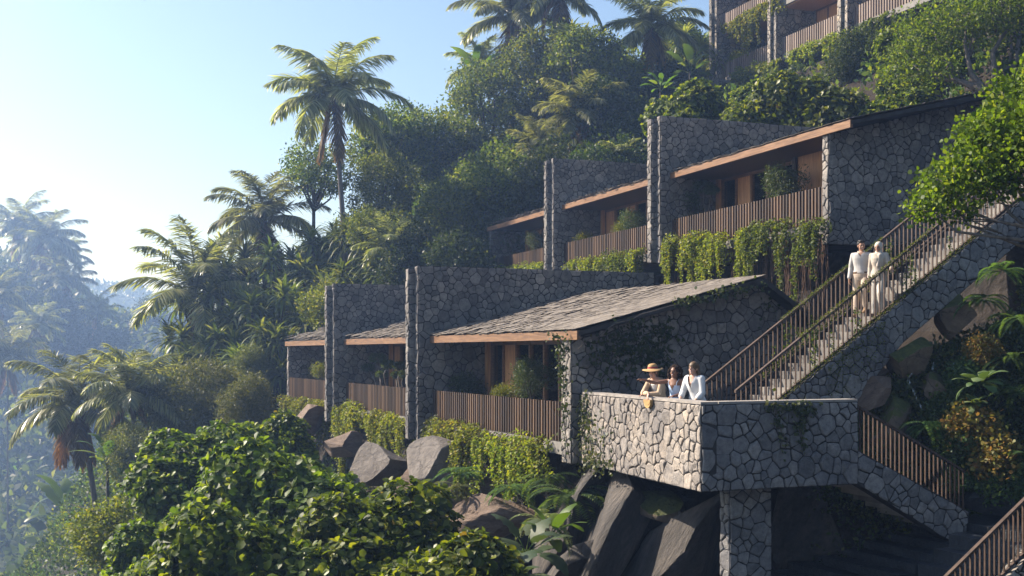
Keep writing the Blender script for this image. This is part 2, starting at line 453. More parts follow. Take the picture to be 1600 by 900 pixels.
# ------------------------------------------------------------------ rubble stone cladding: every stone a raised, uneven block
def clip_poly(poly, nx, ny, c):
    """keep the part of a convex polygon where nx*x + ny*y <= c"""
    out = []
    n = len(poly)
    for i in range(n):
        a, b_ = poly[i], poly[(i + 1) % n]
        da, db = nx * a[0] + ny * a[1] - c, nx * b_[0] + ny * b_[1] - c
        if da <= 0: out.append(a)
        if (da < 0 < db) or (db < 0 < da):
            t = da / (da - db)
            out.append((a[0] + t * (b_[0] - a[0]), a[1] + t * (b_[1] - a[1])))
    return out
def inset(poly, g):
    out = list(poly)
    n = len(poly)
    for i in range(n):
        a, b_ = poly[i], poly[(i + 1) % n]
        dx, dy = b_[0] - a[0], b_[1] - a[1]; l = math.hypot(dx, dy)
        if l < 1e-6: continue
        nx, ny = dy / l, -dx / l
        out = clip_poly(out, nx, ny, nx * a[0] + ny * a[1] - g)
        if len(out) < 3: return []
    return out
def area(poly): return sum(poly[i][0] * poly[(i + 1) % len(poly)][1] - poly[(i + 1) % len(poly)][0] * poly[i][1] for i in range(len(poly))) / 2
def stones_2d(poly, size, rs):
    if area(poly) < 0: poly = poly[::-1]
    P = np.array(poly); lo, hi = P.min(0), P.max(0)
    pts, w = [], []
    tries = int((hi - lo).prod() / size ** 2 * 26) + 30
    grid = {}
    for _ in range(tries):
        p = lo + rs.rand(2) * (hi - lo); r = size * (.38 + .95 * rs.rand() ** 1.5)
        k = (int(p[0] / .5), int(p[1] / .5)); ok = True
        for i in (-1, 0, 1):
            for j in (-1, 0, 1):
                for q, rq in grid.get((k[0] + i, k[1] + j), ()):
                    if (q[0] - p[0]) ** 2 + (q[1] - p[1]) ** 2 < ((r + rq) * .5) ** 2: ok = False; break
                if not ok: break
            if not ok: break
        if ok:
            grid.setdefault(k, []).append((p, r)); pts.append(p); w.append(r)
    pts = np.array(pts); w = np.array(w)
    out = []
    for i, p in enumerate(pts):
        d = ((pts - p) ** 2).sum(1); nb = np.argsort(d)[1:22]
        c = [(p[0] - 1, p[1] - 1), (p[0] + 1, p[1] - 1), (p[0] + 1, p[1] + 1), (p[0] - 1, p[1] + 1)]
        for j in nb:
            q = pts[j]; nx, ny = q[0] - p[0], q[1] - p[1]
            cc = ((q ** 2).sum() - (p ** 2).sum() - (w[j] ** 2 - w[i] ** 2) * .22) / 2
            c = clip_poly(c, nx, ny, cc)
            if len(c) < 3: break
        n = len(poly)
        for k in range(n):
            if len(c) < 3: break
            a, b_ = poly[k], poly[(k + 1) % n]
            nx, ny = b_[1] - a[1], -(b_[0] - a[0])
            c = clip_poly(c, nx, ny, nx * a[0] + ny * a[1])
        if len(c) >= 3 and area(c) > .004: out.append(c)
    return out
CLAD_SEED = [100]
def cladding(parent, panels, mat, size=.29, gap=.011, depth=.031):
    """panels: (origin, ux, uy, convex polygon in ux/uy metres); the stones stand out along ux x uy"""
    CLAD_SEED[0] += 1
    rs = np.random.RandomState(CLAD_SEED[0])
    b = MB()
    for o, ux, uy, poly in panels:
        o, ux, uy = Vector(o), Vector(ux), Vector(uy); nn = ux.cross(uy).normalized()
        for c in stones_2d(poly, size, rs):
            base = inset(c, gap * rs.uniform(.6, 1.5))
            if len(base) < 3 or area(base) < .003: continue
            # uneven outline: split long edges and nudge
            pts = []
            m = len(base)
            for i in range(m):
                a, q = base[i], base[(i + 1) % m]; l = math.hypot(q[0] - a[0], q[1] - a[1])
                cut = min(.013, l * .2)
                if l < .03: pts.append(a); continue
                for t in ([cut / l, .5, 1 - cut / l] if l > .16 else [cut / l, 1 - cut / l]):
                    jit = .012 if t == .5 else .005
                    pts.append((a[0] + (q[0] - a[0]) * t + rs.uniform(-jit, jit), a[1] + (q[1] - a[1]) * t + rs.uniform(-jit, jit)))
            cx, cy = np.mean([p[0] for p in pts]), np.mean([p[1] for p in pts])
            h = depth * rs.uniform(.45, 1.2); tx, ty = rs.normal(size=2) * .05
            k = len(pts)
            def P(p, f, z): 
                x, y = cx + (p[0] - cx) * f, cy + (p[1] - cy) * f
                return o + ux * x + uy * y + nn * max(z, -.01)
            rad = max(.05, math.sqrt(area(base)) / 2)
            f1, f2 = 1 - .012 / rad, 1 - .045 / rad
            hz = lambda p: h + (p[0] - cx) * tx + (p[1] - cy) * ty + rs.uniform(-.003, .003)
            r0 = [P(p, 1, -.01) for p in pts]; r1 = [P(p, 1.0, max(.004, hz(p) * .55)) for p in pts]; r2 = [P(p, max(.6, f1), max(.006, hz(p) * .92)) for p in pts]; r3 = [P(p, max(.4, f2), max(.008, hz(p) * 1.08)) for p in pts]
            vs = r0 + r1 + r2 + r3
            fs = [(q * k + i, q * k + (i + 1) % k, (q + 1) * k + (i + 1) % k, (q + 1) * k + i) for q in range(3) for i in range(k)]
            fs.append(tuple(3 * k + i for i in range(k)))
            b.add(vs, fs)
    o_ = b.build('stone_cladding', mat, parent, uv=False, recalc=False)
    o_.matrix_parent_inverse = Matrix.Identity(4)
    return o_
def block_mat(name, stops, bump=.5):
    m, n, out = new_mat(name)
    tc = N(n, 'ShaderNodeTexCoord'); g = N(n, 'ShaderNodeNewGeometry')
    a = N(n, 'ShaderNodeTexNoise', i_Scale=9.0, i_Detail=7.0, i_Roughness=.72); L(n, tc.outputs['Object'], a.inputs['Vector'])
    c = N(n, 'ShaderNodeTexNoise', i_Scale=.7, i_Detail=3.0); L(n, tc.outputs['Object'], c.inputs['Vector'])
    v = N(n, 'ShaderNodeTexVoronoi', i_Scale=38.0); L(n, tc.outputs['Object'], v.inputs['Vector'])
    col = ramp(n, g.outputs['Random Per Island'], stops)
    col = mixc(n, 1.0, col, ramp(n, a.outputs['Fac'], [(.28, (.5, .5, .5)), (.5, (.95, .95, .95)), (.72, (1.35, 1.32, 1.26))]), 'MULTIPLY')
    col = mixc(n, 1.0, col, ramp(n, c.outputs['Fac'], [(.35, (.7, .7, .72)), (.65, (1.15, 1.12, 1.08))]), 'MULTIPLY')
    pit = ramp(n, v.outputs['Distance'], [(.1, (.55, .55, .55)), (.3, (1, 1, 1))])
    col = mixc(n, .6, col, pit, 'MULTIPLY')
    h = math_n(n, 'ADD', a.outputs['Fac'], math_n(n, 'MULTIPLY', v.outputs['Distance'], .25))
    bp = N(n, 'ShaderNodeBump', i_Strength=bump, i_Distance=.05); L(n, h, bp.inputs['Height'])
    bs = N(n, 'ShaderNodeBsdfPrincipled', i_Roughness=.85); bs.inputs['Specular IOR Level'].default_value = .25
    L(n, col, bs.inputs['Base Color']); L(n, bp.outputs[0], bs.inputs['Normal']); L(n, bs.outputs[0], out.inputs[0])
    return m
M['block'] = block_mat('lava_block', [(0, (.13, .122, .116)), (.3, (.2, .186, .174)), (.55, (.25, .232, .212)), (.8, (.16, .15, .145)), (1, (.32, .29, .255))])
M['block_lit'] = block_mat('sunlit_lava_block', [(0, (.19, .172, .158)), (.3, (.27, .243, .218)), (.55, (.33, .29, .25)), (.8, (.235, .218, .205)), (1, (.37, .315, .26))])  # parapet's sunward face: sunlit paleness put into the stone colour
M['block_shade'] = block_mat('shade_blue_block', [(0, (.13, .128, .13)), (.4, (.2, .197, .196)), (.7, (.25, .24, .23)), (1, (.16, .16, .168))])  # faces turned from the sun: their bluish shade is in the stone colour
M['mortar'] = noise_mat('dark_mortar', [(.3, (.018, .016, .015)), (.7, (.04, .036, .033))], (1, 1, 1), 8.0, rough=.95, bump=.3)

# ------------------------------------------------------------------ terrain
rngT = np.random.RandomState(5)
def lerp_tab(tab, x):
    a = np.array(tab, float)
    return np.interp(x, a[:, 0], a[:, 1])
TAB_A = [(-400,-30),(-60,-34),(-30,-30),(-10,-25),(0,-19),(5,-12.5),(8,-8.6),(9.4,-7.4),(10.3,-5.6),(11.3,-4.7),(12.0,-2.5),(15.9,-2.45),(16.6,-1.4),(18.6,-.3),(19.9,.1),(20.9,.6),(21.7,2.9),(26,3.0),(27.5,5.5),(37.6,14.9),(39,15.6),(46,15.9),(48,19),(60,25),(90,30),(3000,32)]
TAB_B = [(-3000,-30),(-60,-34),(-40,-30),(-20,-28),(0,-15.5),(5,-7),(10,-1.2),(20,7),(37,14.6),(46,15.9),(60,28),(100,32),(3000,33)]
_ph = rngT.rand(40, 4)
def wob(x, y, f, k):
    """cheap smooth noise"""
    z = 0
    for i in range(6):
        p = _ph[(k * 6 + i) % 40]
        a = p[0] * 6.283
        z = z + np.sin((x * np.cos(a) + y * np.sin(a)) * f * (.6 + p[1]) + p[2] * 6.283)
    return z / 4.0
def ground(X, Y):
    X = np.asarray(X, float); Y = np.asarray(Y, float)
    w, v = CT * X + ST * Y, -ST * X + CT * Y
    A = lerp_tab(TAB_A, w)
    B = lerp_tab(TAB_B, w)
    B = B + (np.interp(w, [20, 40, 60], [0, 4.2, 0]) + np.where(w > 60, 0, 0)) * sstep(66, 76, v) + .6 * wob(w, v, .25, 0)
    Nn = -.9 + .68 * (w - 14.7) - 1.15
    near = np.minimum(A, np.where(w > 12.5, Nn, A))
    A = np.where(v < 25, near + (A - near) * sstep(23, 25, v), A)
    z = A + (B - A) * sstep(54, 62, v)
    # steep bank and cliff on the camera's side
    drop = np.interp(w, [6, 9, 11, 13.5, 16, 20, 40], [3.0, 5.0, 7.5, 7.0, 4.0, 3.6, 3.6])
    e0 = np.interp(w, [13.5, 15.5], [21.4, 19.1]); e1 = np.interp(w, [13.5, 15.5], [23.4, 20.7])
    tt = np.clip((v - e0) / (e1 - e0), 0, 1)
    z = z - drop * (1 - tt * tt * (3 - 2 * tt)) - np.clip(18.5 - v, 0, 14) * .75
    # the spur falls away behind
    z = z - np.clip(v - 88, 0, 400) * .28
    rockz = ((w < 11.2) | (v < 20.8)) & (v < 56) & (v > 8) & (w > -12)
    z = z + np.where(rockz, .28 * wob(w, v, 1.1, 2) + .2 * np.abs(wob(w, v, 2.3, 3)), 0)
    bankz = (w > 16.9) & (w < 21) & (v > 24.5) & (v < 55)
    z = z + np.where(bankz, .16 * wob(w, v, 2.6, 2) + .12 * wob(w, v, 5.0, 4) - .1, 0)
    z = z + .12 * wob(w, v, 1.3, 1) * ((v > 56) | (v < 22) | (w > 28) | (w < 9))
    # valley, far-left hill, distant mountain
    far = -32 + 64 * np.exp(-((X + 168) / 82) ** 2 - ((Y - 290) / 95) ** 2) + 1.2 * wob(X, Y, .09, 2)
    far = far + 16 * np.exp(-((X + 40) / 70) ** 2 - ((Y - 330) / 60) ** 2)
    far = far + (60 + 5 * wob(X, Y, .02, 3)) * np.exp(-((X + 232) / 80) ** 2 - ((Y - 640) / 90) ** 2)
    far = far + (60 + 5 * wob(X, Y, .015, 4)) * np.exp(-((X + 20) / 150) ** 2 - ((Y - 720) / 100) ** 2)
    k = 3.0
    return np.logaddexp(z / k, far / k) * k
def gz(x, y): return float(ground(x, y))

def grow(a, b, s, g=1.18, lim=4000):
    out, x, st = [], a, s
    while abs(x) < lim and len(out) < 60:
        st *= g; x += st if b > 0 else -st
        out.append(x)
    return out
ws = sorted(grow(-60, -1, 1.5, 1.2, 700) + list(np.arange(-60, 0, 1.2)) + list(np.arange(0, 24, .34)) + list(np.arange(24, 62, .9)) + grow(62, 1, 1.2, 1.25, 700))
vs_ = sorted(grow(-8, -1, 2, 1.4, 60) + list(np.arange(-8, 16, 1.2)) + list(np.arange(16, 27, .3)) + list(np.arange(27, 62, .6)) + list(np.arange(62, 110, 1.2)) + list(np.arange(110, 420, 5)) + grow(420, 1, 6, 1.06, 900))
W_, V_ = np.meshgrid(np.array(ws), np.array(vs_), indexing='ij')
X_, Y_ = CT * W_ - ST * V_, ST * W_ + CT * V_
Z_ = ground(X_, Y_)
nw, nv = W_.shape
idx = np.arange(nw * nv).reshape(nw, nv)
Fq = np.stack([idx[:-1, :-1], idx[1:, :-1], idx[1:, 1:], idx[:-1, 1:]], -1).reshape(-1, 4)
def terrain_mat():
    m, n, out = new_mat('hillside_ground')
    tc = N(n, 'ShaderNodeTexCoord')
    a = N(n, 'ShaderNodeTexNoise', i_Scale=.6, i_Detail=9.0, i_Roughness=.65); L(n, tc.outputs['Object'], a.inputs['Vector'])
    b = N(n, 'ShaderNodeTexNoise', i_Scale=3.2, i_Detail=8.0, i_Roughness=.7); L(n, tc.outputs['Object'], b.inputs['Vector'])
    soil = ramp(n, b.outputs['Fac'], [(.3, (.012, .009, .006)), (.6, (.03, .021, .014)), (.75, (.02, .026, .01))])
    rock = ramp(n, b.outputs['Fac'], [(.3, (.012, .01, .009)), (.5, (.03, .025, .021)), (.72, (.065, .053, .043))])
    g = N(n, 'ShaderNodeNewGeometry'); sx = N(n, 'ShaderNodeSeparateXYZ'); L(n, g.outputs['True Normal'], sx.inputs[0])
    steep = ramp(n, math_n(n, 'ADD', sx.outputs[2], math_n(n, 'MULTIPLY', a.outputs['Fac'], .3)), [(.62, (1, 1, 1)), (.78, (0, 0, 0))])
    col = mixc(n, steep, soil, rock)
    cd = N(n, 'ShaderNodeSeparateXYZ'); L(n, tc.outputs['Object'], cd.inputs[0])
    farw = ramp(n, math_n(n, 'DIVIDE', cd.outputs[1], 200), [(.3, (0, 0, 0)), (.55, (1, 1, 1))])
    col = mixc(n, farw, col, ramp(n, a.outputs['Fac'], [(.3, (.018, .03, .012)), (.7, (.05, .07, .025))]))
    bp = N(n, 'ShaderNodeBump', i_Strength=.8, i_Distance=.3); L(n, b.outputs['Fac'], bp.inputs['Height'])
    bs = N(n, 'ShaderNodeBsdfPrincipled', i_Roughness=.9); bs.inputs['Specular IOR Level'].default_value = .2
    L(n, col, bs.inputs['Base Color']); L(n, bp.outputs[0], bs.inputs['Normal']); L(n, bs.outputs[0], out.inputs[0])
    return m
terrain = link('hillside_terrain', np_mesh('hillside_terrain', np.stack([X_, Y_, Z_], -1).reshape(-1, 3), Fq, terrain_mat(), smooth=True))
tag(terrain, kind='structure')

# ------------------------------------------------------------------ haze
hb = MB()
ZB = float(Z_.min()) - 1.0
hb.box(-1600, 900, -420, 2200, ZB, 46)
haze_m, hn, hout = new_mat('valley_haze')
pv = N(hn, 'ShaderNodeVolumePrincipled')
pv.inputs['Color'].default_value = (.36, .56, 1.0, 1)
pv.inputs['Absorption Color'].default_value = (1, 1, 1, 1)
pv.inputs['Density'].default_value = HAZE_DENSITY
pv.inputs['Anisotropy'].default_value = .55
L(hn, pv.outputs[0], hout.inputs['Volume'])
haze = hb.build('haze', haze_m, uv=False)
tag(haze, kind='stuff')

# ------------------------------------------------------------------ villas
rnd = random.Random(3)
def slat_rail(name, parent, x0, x1, y, z0, z1, mat, pitch=.155, sw=.07, slope=0.0):
    """slatted balustrade: upright slats on two rails"""
    b = MB()
    n = max(2, int((x1 - x0) / pitch))
    for i in range(n + 1):
        x = x0 + (x1 - x0) * i / n
        b.box(x - sw / 2, x + sw / 2, y - .02, y + .045, z0, z1 + rnd.uniform(-.006, .006))
    b.box(x0, x1, y + .048, y + .085, z1 - .13, z1 - .05)
    b.box(x0, x1, y + .048, y + .085, z0 + .08, z0 + .16)
    return b.build(name, mat, parent)

def tiled_roof(parent, x0, x1, ye, ze, yr, zr, yb, zb, th=.13, over=.0):
    b = MB()
    t2 = th
    b.prism([(ye + .05, ze - .05), (yr, zr - .05), (yb, zb), (yb, zb - t2), (yr, zr - t2 - .06), (ye + .05, ze - t2 - .02)], x0, x1, 'x')
    roof = b.build('roof', M['roof_dark'], parent)
    t = MB()
    sl = math.atan2(zr - ze, yr - ye)
    Ls = math.hypot(yr - ye, zr - ze)
    rows = int(Ls / .155)
    for r in range(rows + 1):
        s = r * Ls / rows - .02
        x = x0 - rnd.uniform(0, .3)
        while x < x1 - .02:
            wd = rnd.uniform(.15, .26)
            a, c = max(x, x0), min(x + wd - .006, x1)
            if c - a > .06:
                ln = .27 + rnd.uniform(-.02, .02)
                st = s + rnd.uniform(-.014, .014)
                if st + ln > Ls + .05: ln = Ls + .05 - st
                if ln > .05:
                    m = Matrix.Translation((0, ye, ze)) @ Matrix.Rotation(sl, 4, 'X') @ Matrix.Translation((0, st, 0)) @ Matrix.Rotation(-.024 + rnd.uniform(-.004, .004), 4, 'X')
                    z = rnd.uniform(.005, .01)
                    t.box(a, c, 0, ln, z, z + .009, mat=m @ Matrix.Rotation(rnd.uniform(-.006, .006), 4, 'Y'))
            x += wd
    t.build('slate_covering', M['tile'], roof)
    return roof

def window_wall(parent, x0, x1, y, z0, z1, pattern, step=.92):
    """posts, panes, curtains or timber doors in one glazed wall"""
    n = max(1, round((x1 - x0) / step))
    fr = MB()
    fr.box(x0, x1, y - .06, y + .06, z1 - .1, z1)
    fr.box(x0, x1, y - .06, y + .06, z0, z0 + .09)
    xs = [x0 + (x1 - x0) * i / n for i in range(n + 1)]
    for x in xs:
        fr.box(x - .05, x + .05, y - .075, y + .075, z0, z1)
    fo = fr.build('window_frame', M['fascia'], parent)
    for i in range(n):
        a, c = xs[i] + .053, xs[i + 1] - .053
        k = pattern[(n - 1 - i) % len(pattern)]
        if k in 'gc':
            p = MB(); p.box(a, c, y - .008, y + .008, z0 + .093, z1 - .103); p.build('pane', M['glass'], fo)
        if k == 'c':
            cu = MB()
            xx = np.linspace(a, c, 25)
            pr = [(q, y + .13 + .03 * math.sin(j * 1.6)) for j, q in enumerate(xx)]
            vs = [(q[0], q[1], z0 + .1) for q in pr] + [(q[0], q[1], z1 - .1) for q in pr]
            m_ = len(pr)
            cu.add(vs, [(j, j + 1, m_ + j + 1, m_ + j) for j in range(m_ - 1)])
            cu.build('curtain', M['curtain'], parent, recalc=False, smooth=True)
        if k == 'd':
            p = MB()
            p.box(a, c, y - .03, y + .03, z0 + .093, z1 - .103)
            p.box(a + .05, c - .05, y - .045, y - .031, z0 + .2, z1 - .2)
            p.build('timber_door', M['warm_wood'], parent)
    # room behind: floor-to-ceiling timber back wall
    rb = MB(); rb.box(x0, x1, y + 2.2, y + 2.35, z0, z1); rb.build('room_wall', M['warm_wood'], parent)

def villa_row(name, label, cat, origin, th, f1, f2, end, tend, zfl, rail_h, eb, ftop, fbot, over, yr, zr, yb, zb, flen, wall_len, wall_bot, patterns, recess, rail_mat, end_panel=0):
    root = empty(name, origin, th - math.pi / 2)
    tag(root, label, cat)
    spans = [(f1, -tend), (f2, f1 - .55), (end + .28, f2 - .55)]
    for f in (f1, f2):
        b = MB(); b.box(f - .25, f, -.44, flen, fbot, ftop); fw = b.build('fin_wall', M['mortar'], root)
        cladding(fw, [((f, 0, 0), (0, 1, 0), (0, 0, 1), [(-.44, fbot), (flen, fbot), (flen, ftop), (-.44, ftop)]), ((f - .25, -.44, 0), (1, 0, 0), (0, 0, 1), [(0, fbot), (.25, fbot), (.25, ftop), (0, ftop)])], M['block'])
        b = MB(); b.box(f - .55, f - .27, -.64, flen - .3, fbot + .03, ftop - .07); fw = b.build('fin_wall', M['mortar'], root)
        cladding(fw, [((f - .27, 0, 0), (0, 1, 0), (0, 0, 1), [(-.64, fbot + .03), (-.42, fbot + .03), (-.42, ftop - .07), (-.64, ftop - .07)]), ((f - .55, -.64, 0), (1, 0, 0), (0, 0, 1), [(0, fbot + .03), (.28, fbot + .03), (.28, ftop - .07), (0, ftop - .07)])], M['block'])
    # end walls follow the roof
    for a, c in ((-tend, 0), (end, end + .28)):
        b = MB()
        top = lambda y: (eb + .05 + (zr - .2 - eb) * max(y, 0) / yr) if y < yr else (zr - .15 + (zb - zr) * (y - yr) / (yb - yr))
        L_ = wall_len if c == 0 else flen
        poly = [(0.0, wall_bot), (L_, wall_bot + (.0 if c else 0)), (L_, top(L_)), (min(yr, L_ - .01), top(min(yr, L_ - .01))), (0.0, eb + .02)]
        b.prism(poly, a, c, 'x'); ew = b.build('end_wall', M['mortar'], root)
        if c == 0: cladding(ew, [((0, 0, 0), (0, 1, 0), (0, 0, 1), poly), ((a, 0, 0), (1, 0, 0), (0, 0, 1), [(0, wall_bot), (-a, wall_bot), (-a, eb - .0), (0, eb - .0)])], M['block'])
        else: cladding(ew, [((c, 0, 0), (0, 1, 0), (0, 0, 1), [(0, zfl), (1.75, zfl), (1.75, eb), (0, eb)]), ((a, 0, 0), (1, 0, 0), (0, 0, 1), [(0, wall_bot), (c - a, wall_bot), (c - a, eb), (0, eb)])], M['block'])
    b = MB(); b.box(end + .02, -.02, .02, flen - .5, zfl - .28, zfl); b.build('floor_slab', M['concrete'], root)
    for k, (x0, x1) in enumerate(spans):
        xa = x0 if k < 2 else end - .15
        xb = over if k == 0 else x1
        tiled_roof(root, xa, xb, -.1, eb + .23, yr, zr, yb, zb)
        b = MB(); b.box(xa, xb - .003, -.085, .0, eb, eb + .2); b.build('fascia', M['fascia'], root)
        b = MB(); b.box(x0, x1, .03, 1.8, eb + .04, eb + .08); b.build('soffit', M['slat'], root)
        slat_rail('balcony_railing', root, x0 + .03, x1 - .03, .02, zfl + .02, zfl + rail_h, rail_mat)
        rc = recess[k]
        b = MB(); b.box(x0, x0 + rc, 1.75, 1.95, zfl, eb + .035); b.build('recess_wall', M['stone'], root)
        b = MB(); b.box(x0 + rc, x0 + rc + .2, 1.62, 1.95, zfl, eb + .035); b.build('timber_post', M['warm_wood'], root)
        xe = x1
        if k == 0 and end_panel:
            b = MB(); b.box(x1 - end_panel, x1, 1.5, 1.62, zfl, eb + .035); b.build('timber_panel', M['warm_wood'], root)
            b = MB(); b.box(x1 - end_panel - .18, x1 - end_panel, 1.42, 1.66, zfl, eb + .035); b.build('timber_post', M['dark_wood'], root)
            xe = x1 - end_panel - .2
        window_wall(root, x0 + rc + .2, xe, 1.8, zfl, eb + .035, patterns[k])
    return root

LO = Vector((1.326, 26.45, 0)); LT = R(23)
lower = villa_row('stone_villa_row', 'lower row of dark stone villas with grey slate roofs behind the viewing terrace', 'villa', LO, LT,
                  -9.42, -19.2, -29.2, .5, -2.05, .92, .27, 2.54, -2.62, .45, 4.82, 1.8, 6.4, .75, 7.5, 6.1, -2.5,
                  ['ggcccccd', 'dcdgccd', 'dcd'], [.12, .12, .3], M['slat'])
UO = Vector((8.54, 32.0, 0)); UT = R(20.5)
upper = villa_row('stone_villa_row', 'middle row of dark stone villas with long orange fascias above the slate roofs', 'villa', UO, UT,
                  -8.87, -18.28, -27.5, .28, 3.5, 1.0, 5.87, 8.0, 3.0, 1.05, 5.2, 7.35, 8.5, 6.2, 8.0, 8.4, 2.9,
                  ['cggdgdgcd', 'gdcgdcd', 'dcgd'], [.12, .12, .3], M['slat'], end_panel=3.4)

def loc2w(origin, th, x, y, z):
    """villa-local to world"""
    s, c = math.sin(th), math.cos(th)
    return Vector((origin.x + s * x + c * y, origin.y - c * x + s * y, origin.z + z))

# top block, two storeys seen from below
TO = Vector((17.36, 60.3, 0)); TT = R(20.9)
def top_block():
    root = empty('stone_apartment_block', TO, TT - math.pi / 2)
    tag(root, 'topmost two storey stone block with warm timber ceilings and vines over its balconies', 'villa')
    z1, z2 = 16.6, 19.6
    for f in (7.0, 0.0, -6.4, -12.8):
        b = MB(); b.box(f - .25, f, -.4, 7, 16.0, 24); b.build('fin_wall', M['stone_pale'], root)
        b = MB(); b.box(f - .62, f - .34, -.55, 7, 16.05, 24); b.build('fin_wall', M['stone_pale'], root)
    for k, (x0, x1) in enumerate([(0.0, 6.38), (-6.4, -.62), (-12.8, -7.02)]):
        for z in (z1, z2):
            b = MB(); b.box(x0, x1, .0, 7, z - .3, z); b.build('floor_slab', M['concrete'], root)
            slat_rail('balcony_railing', root, x0 + .05, x1 - .03, .02, z + .0, z + .92, M['slat_grey'], pitch=.2, sw=.09)
            b = MB(); b.box(x0, x1, .12, 2.2, z + 2.62, z + 2.69); b.build('ceiling_boards', M['warm_wood'], root)
            b = MB(); b.box(x0, x0 + .3, 2.0, 2.2, z, z + 2.6); b.build('recess_wall', M['stone_pale'], root)
            window_wall(root, x0 + .3, x1, 2.1, z, z + 2.6, ['dgd', 'gdcdd', 'dcdd'][k], 1.0)
    b = MB(); b.box(-12.8, 7.0, 0, 7, 22.4, 22.8); b.build('roof', M['roof_dark'], root)
    return root
top_block()

# ------------------------------------------------------------------ viewing terrace
ST_TH = R(23)
US, VS = Vector((math.cos(ST_TH), math.sin(ST_TH), 0)), Vector((-math.sin(ST_TH), math.cos(ST_TH), 0))
PA, PB, PC = Vector((3.35, 21.0, 0)), Vector((1.55, 26.4, 0)), Vector((6.49, 22.3, 0))
terr = empty('viewing_terrace', PA)
tag(terr, 'cantilevered viewing terrace with pale polygonal stone parapet where three women stand', 'terrace')
def wall_seg(b, p, q, z0, z1, inner, t, mi=0):
    """upright wall from p to q, t thick to the inner side"""
    d = (q - p).normalized(); nrm = Vector((-d.y, d.x, 0)) * inner
    a = [p, q, q + nrm * t, p + nrm * t]
    b.add([Vector((c.x, c.y, z0)) - PA * 0 for c in a] + [Vector((c.x, c.y, z1)) for c in a],
          [(0, 3, 2, 1), (4, 5, 6, 7), (0, 1, 5, 4), (1, 2, 6, 5), (2, 3, 7, 6), (3, 0, 4, 7)], mi)
O = Vector((0, 0, 0))
la, lb, lc = PA - PA, PB - PA, PC - PA
dAB = (lb - la).normalized(); dAC = (lc - la).normalized()
b = MB(); wall_seg(b, la, lb, -2.48, -.93, -1, .3); pp = b.build('parapet', M['mortar'], terr)
cladding(pp, [(la - Vector((0, 0, 0)), -dAB * -1, (0, 0, 1), [(0, -2.48), ((lb - la).length, -2.48), ((lb - la).length, -.935), (0, -.935)])] if False else [(lb, -dAB, (0, 0, 1), [(0, -2.48), ((lb - la).length, -2.48), ((lb - la).length, -.935), (0, -.935)])], M['block_lit'])
b = MB(); wall_seg(b, la + dAC * .32, lc, -2.48, -.93, 1, .3); 
pr = b.build('parapet', M['mortar'], terr)
cladding(pr, [(la, dAC, (0, 0, 1), [(0, -2.48), ((lc - la).length, -2.48), ((lc - la).length, -.935), (0, -.935)])], M['block_shade'])
# corner stone of the shaded side so both faces meet at the arris
b = MB(); b.prism([(la.x + .004, la.y + .002), ((la + dAC * .317).x, (la + dAC * .317).y), ((la + dAC * .317 + dAB * .3).x, (la + dAC * .317 + dAB * .3).y), ((la + dAB * .3 + dAC * .2).x, (la + dAB * .3 + dAC * .2).y)], -2.478, -.932, 'z')
b.build('parapet', M['mortar'], terr)
b = MB(); wall_seg(b, la - dAB * .01 - dAC * .02, lb, -.928, -.885, -1, .34); b.build('coping', M['cap'], terr)
b = MB(); wall_seg(b, la + dAC * .36, lc, -.928, -.885, 1, .34); b.build('coping', M['cap'], terr)
b = MB()
pl = [la + dAC * .3 + dAB * .3, lc + VS * .3, lc + VS * 2.4, lc + VS * 2.4 + US * 2.6, lc + VS * 5.6 + US * 1.5, lb + US * .3 + VS * .1]
b.prism([(p.x, p.y) for p in pl], -2.3, -1.95, 'z'); b.build('terrace_floor', M['concrete'], terr)
b = MB()
pl2 = [la + dAC * .02 + dAB * .3, lc, lc + VS * 2.5, lb + US * .32]
b.prism([(p.x, p.y) for p in pl2], -2.47, -2.31, 'z'); b.build('terrace_underside', M['concrete'], terr)
pil = empty('support_pillar', (4.42, 22.05, 0), ST_TH, None)
pil.parent = terr; pil.location = Vector((4.45, 22.15, 0)) - PA
b = MB(); b.box(-.46, .46, 0, .3, -9.5, -2.485); po = b.build('pillar_shaft', M['mortar'], pil)
cladding(po, [((-.46, 0, 0), (1, 0, 0), (0, 0, 1), [(0, -9.5), (.92, -9.5), (.92, -2.49), (0, -2.49)]), ((-.46, .3, 0), (0, -1, 0), (0, 0, 1), [(0, -9.5), (.3, -9.5), (.3, -2.49), (0, -2.49)])], M['block_shade'])

# ------------------------------------------------------------------ stairs
def bar_rail(name, parent, x0, x1, y, zb, zt, pitch=.12, r=.009, mat=None, post=True):
    """upright bars between a sloping bottom bar and a handrail; zb, zt are functions of x"""
    b = MB()
    n = int((x1 - x0) / pitch)
    for i in range(n + 1):
        x = x0 + (x1 - x0) * i / n
        b.box(x - r, x + r, y - .018, y + .018, zb(x), zt(x) - .01)
    ang = lambda f: math.atan2(f(x1) - f(x0), x1 - x0)
    for f, h, wd in ((zt, .05, .035), (zb, .035, .025)):
        a = Vector((x0 - .03, y, f(x0 - .03))); c = Vector((x1 + .03, y, f(x1 + .03)))
        b.add([a + Vector((0, -wd, -h)), a + Vector((0, wd, -h)), a + Vector((0, wd, 0)), a + Vector((0, -wd, 0)),
               c + Vector((0, -wd, -h)), c + Vector((0, wd, -h)), c + Vector((0, wd, 0)), c + Vector((0, -wd, 0))],
              [(0, 1, 2, 3), (7, 6, 5, 4), (0, 4, 5, 1), (1, 5, 6, 2), (2, 6, 7, 3), (3, 7, 4, 0)])
    return b.build(name, mat or M['rust'], parent)

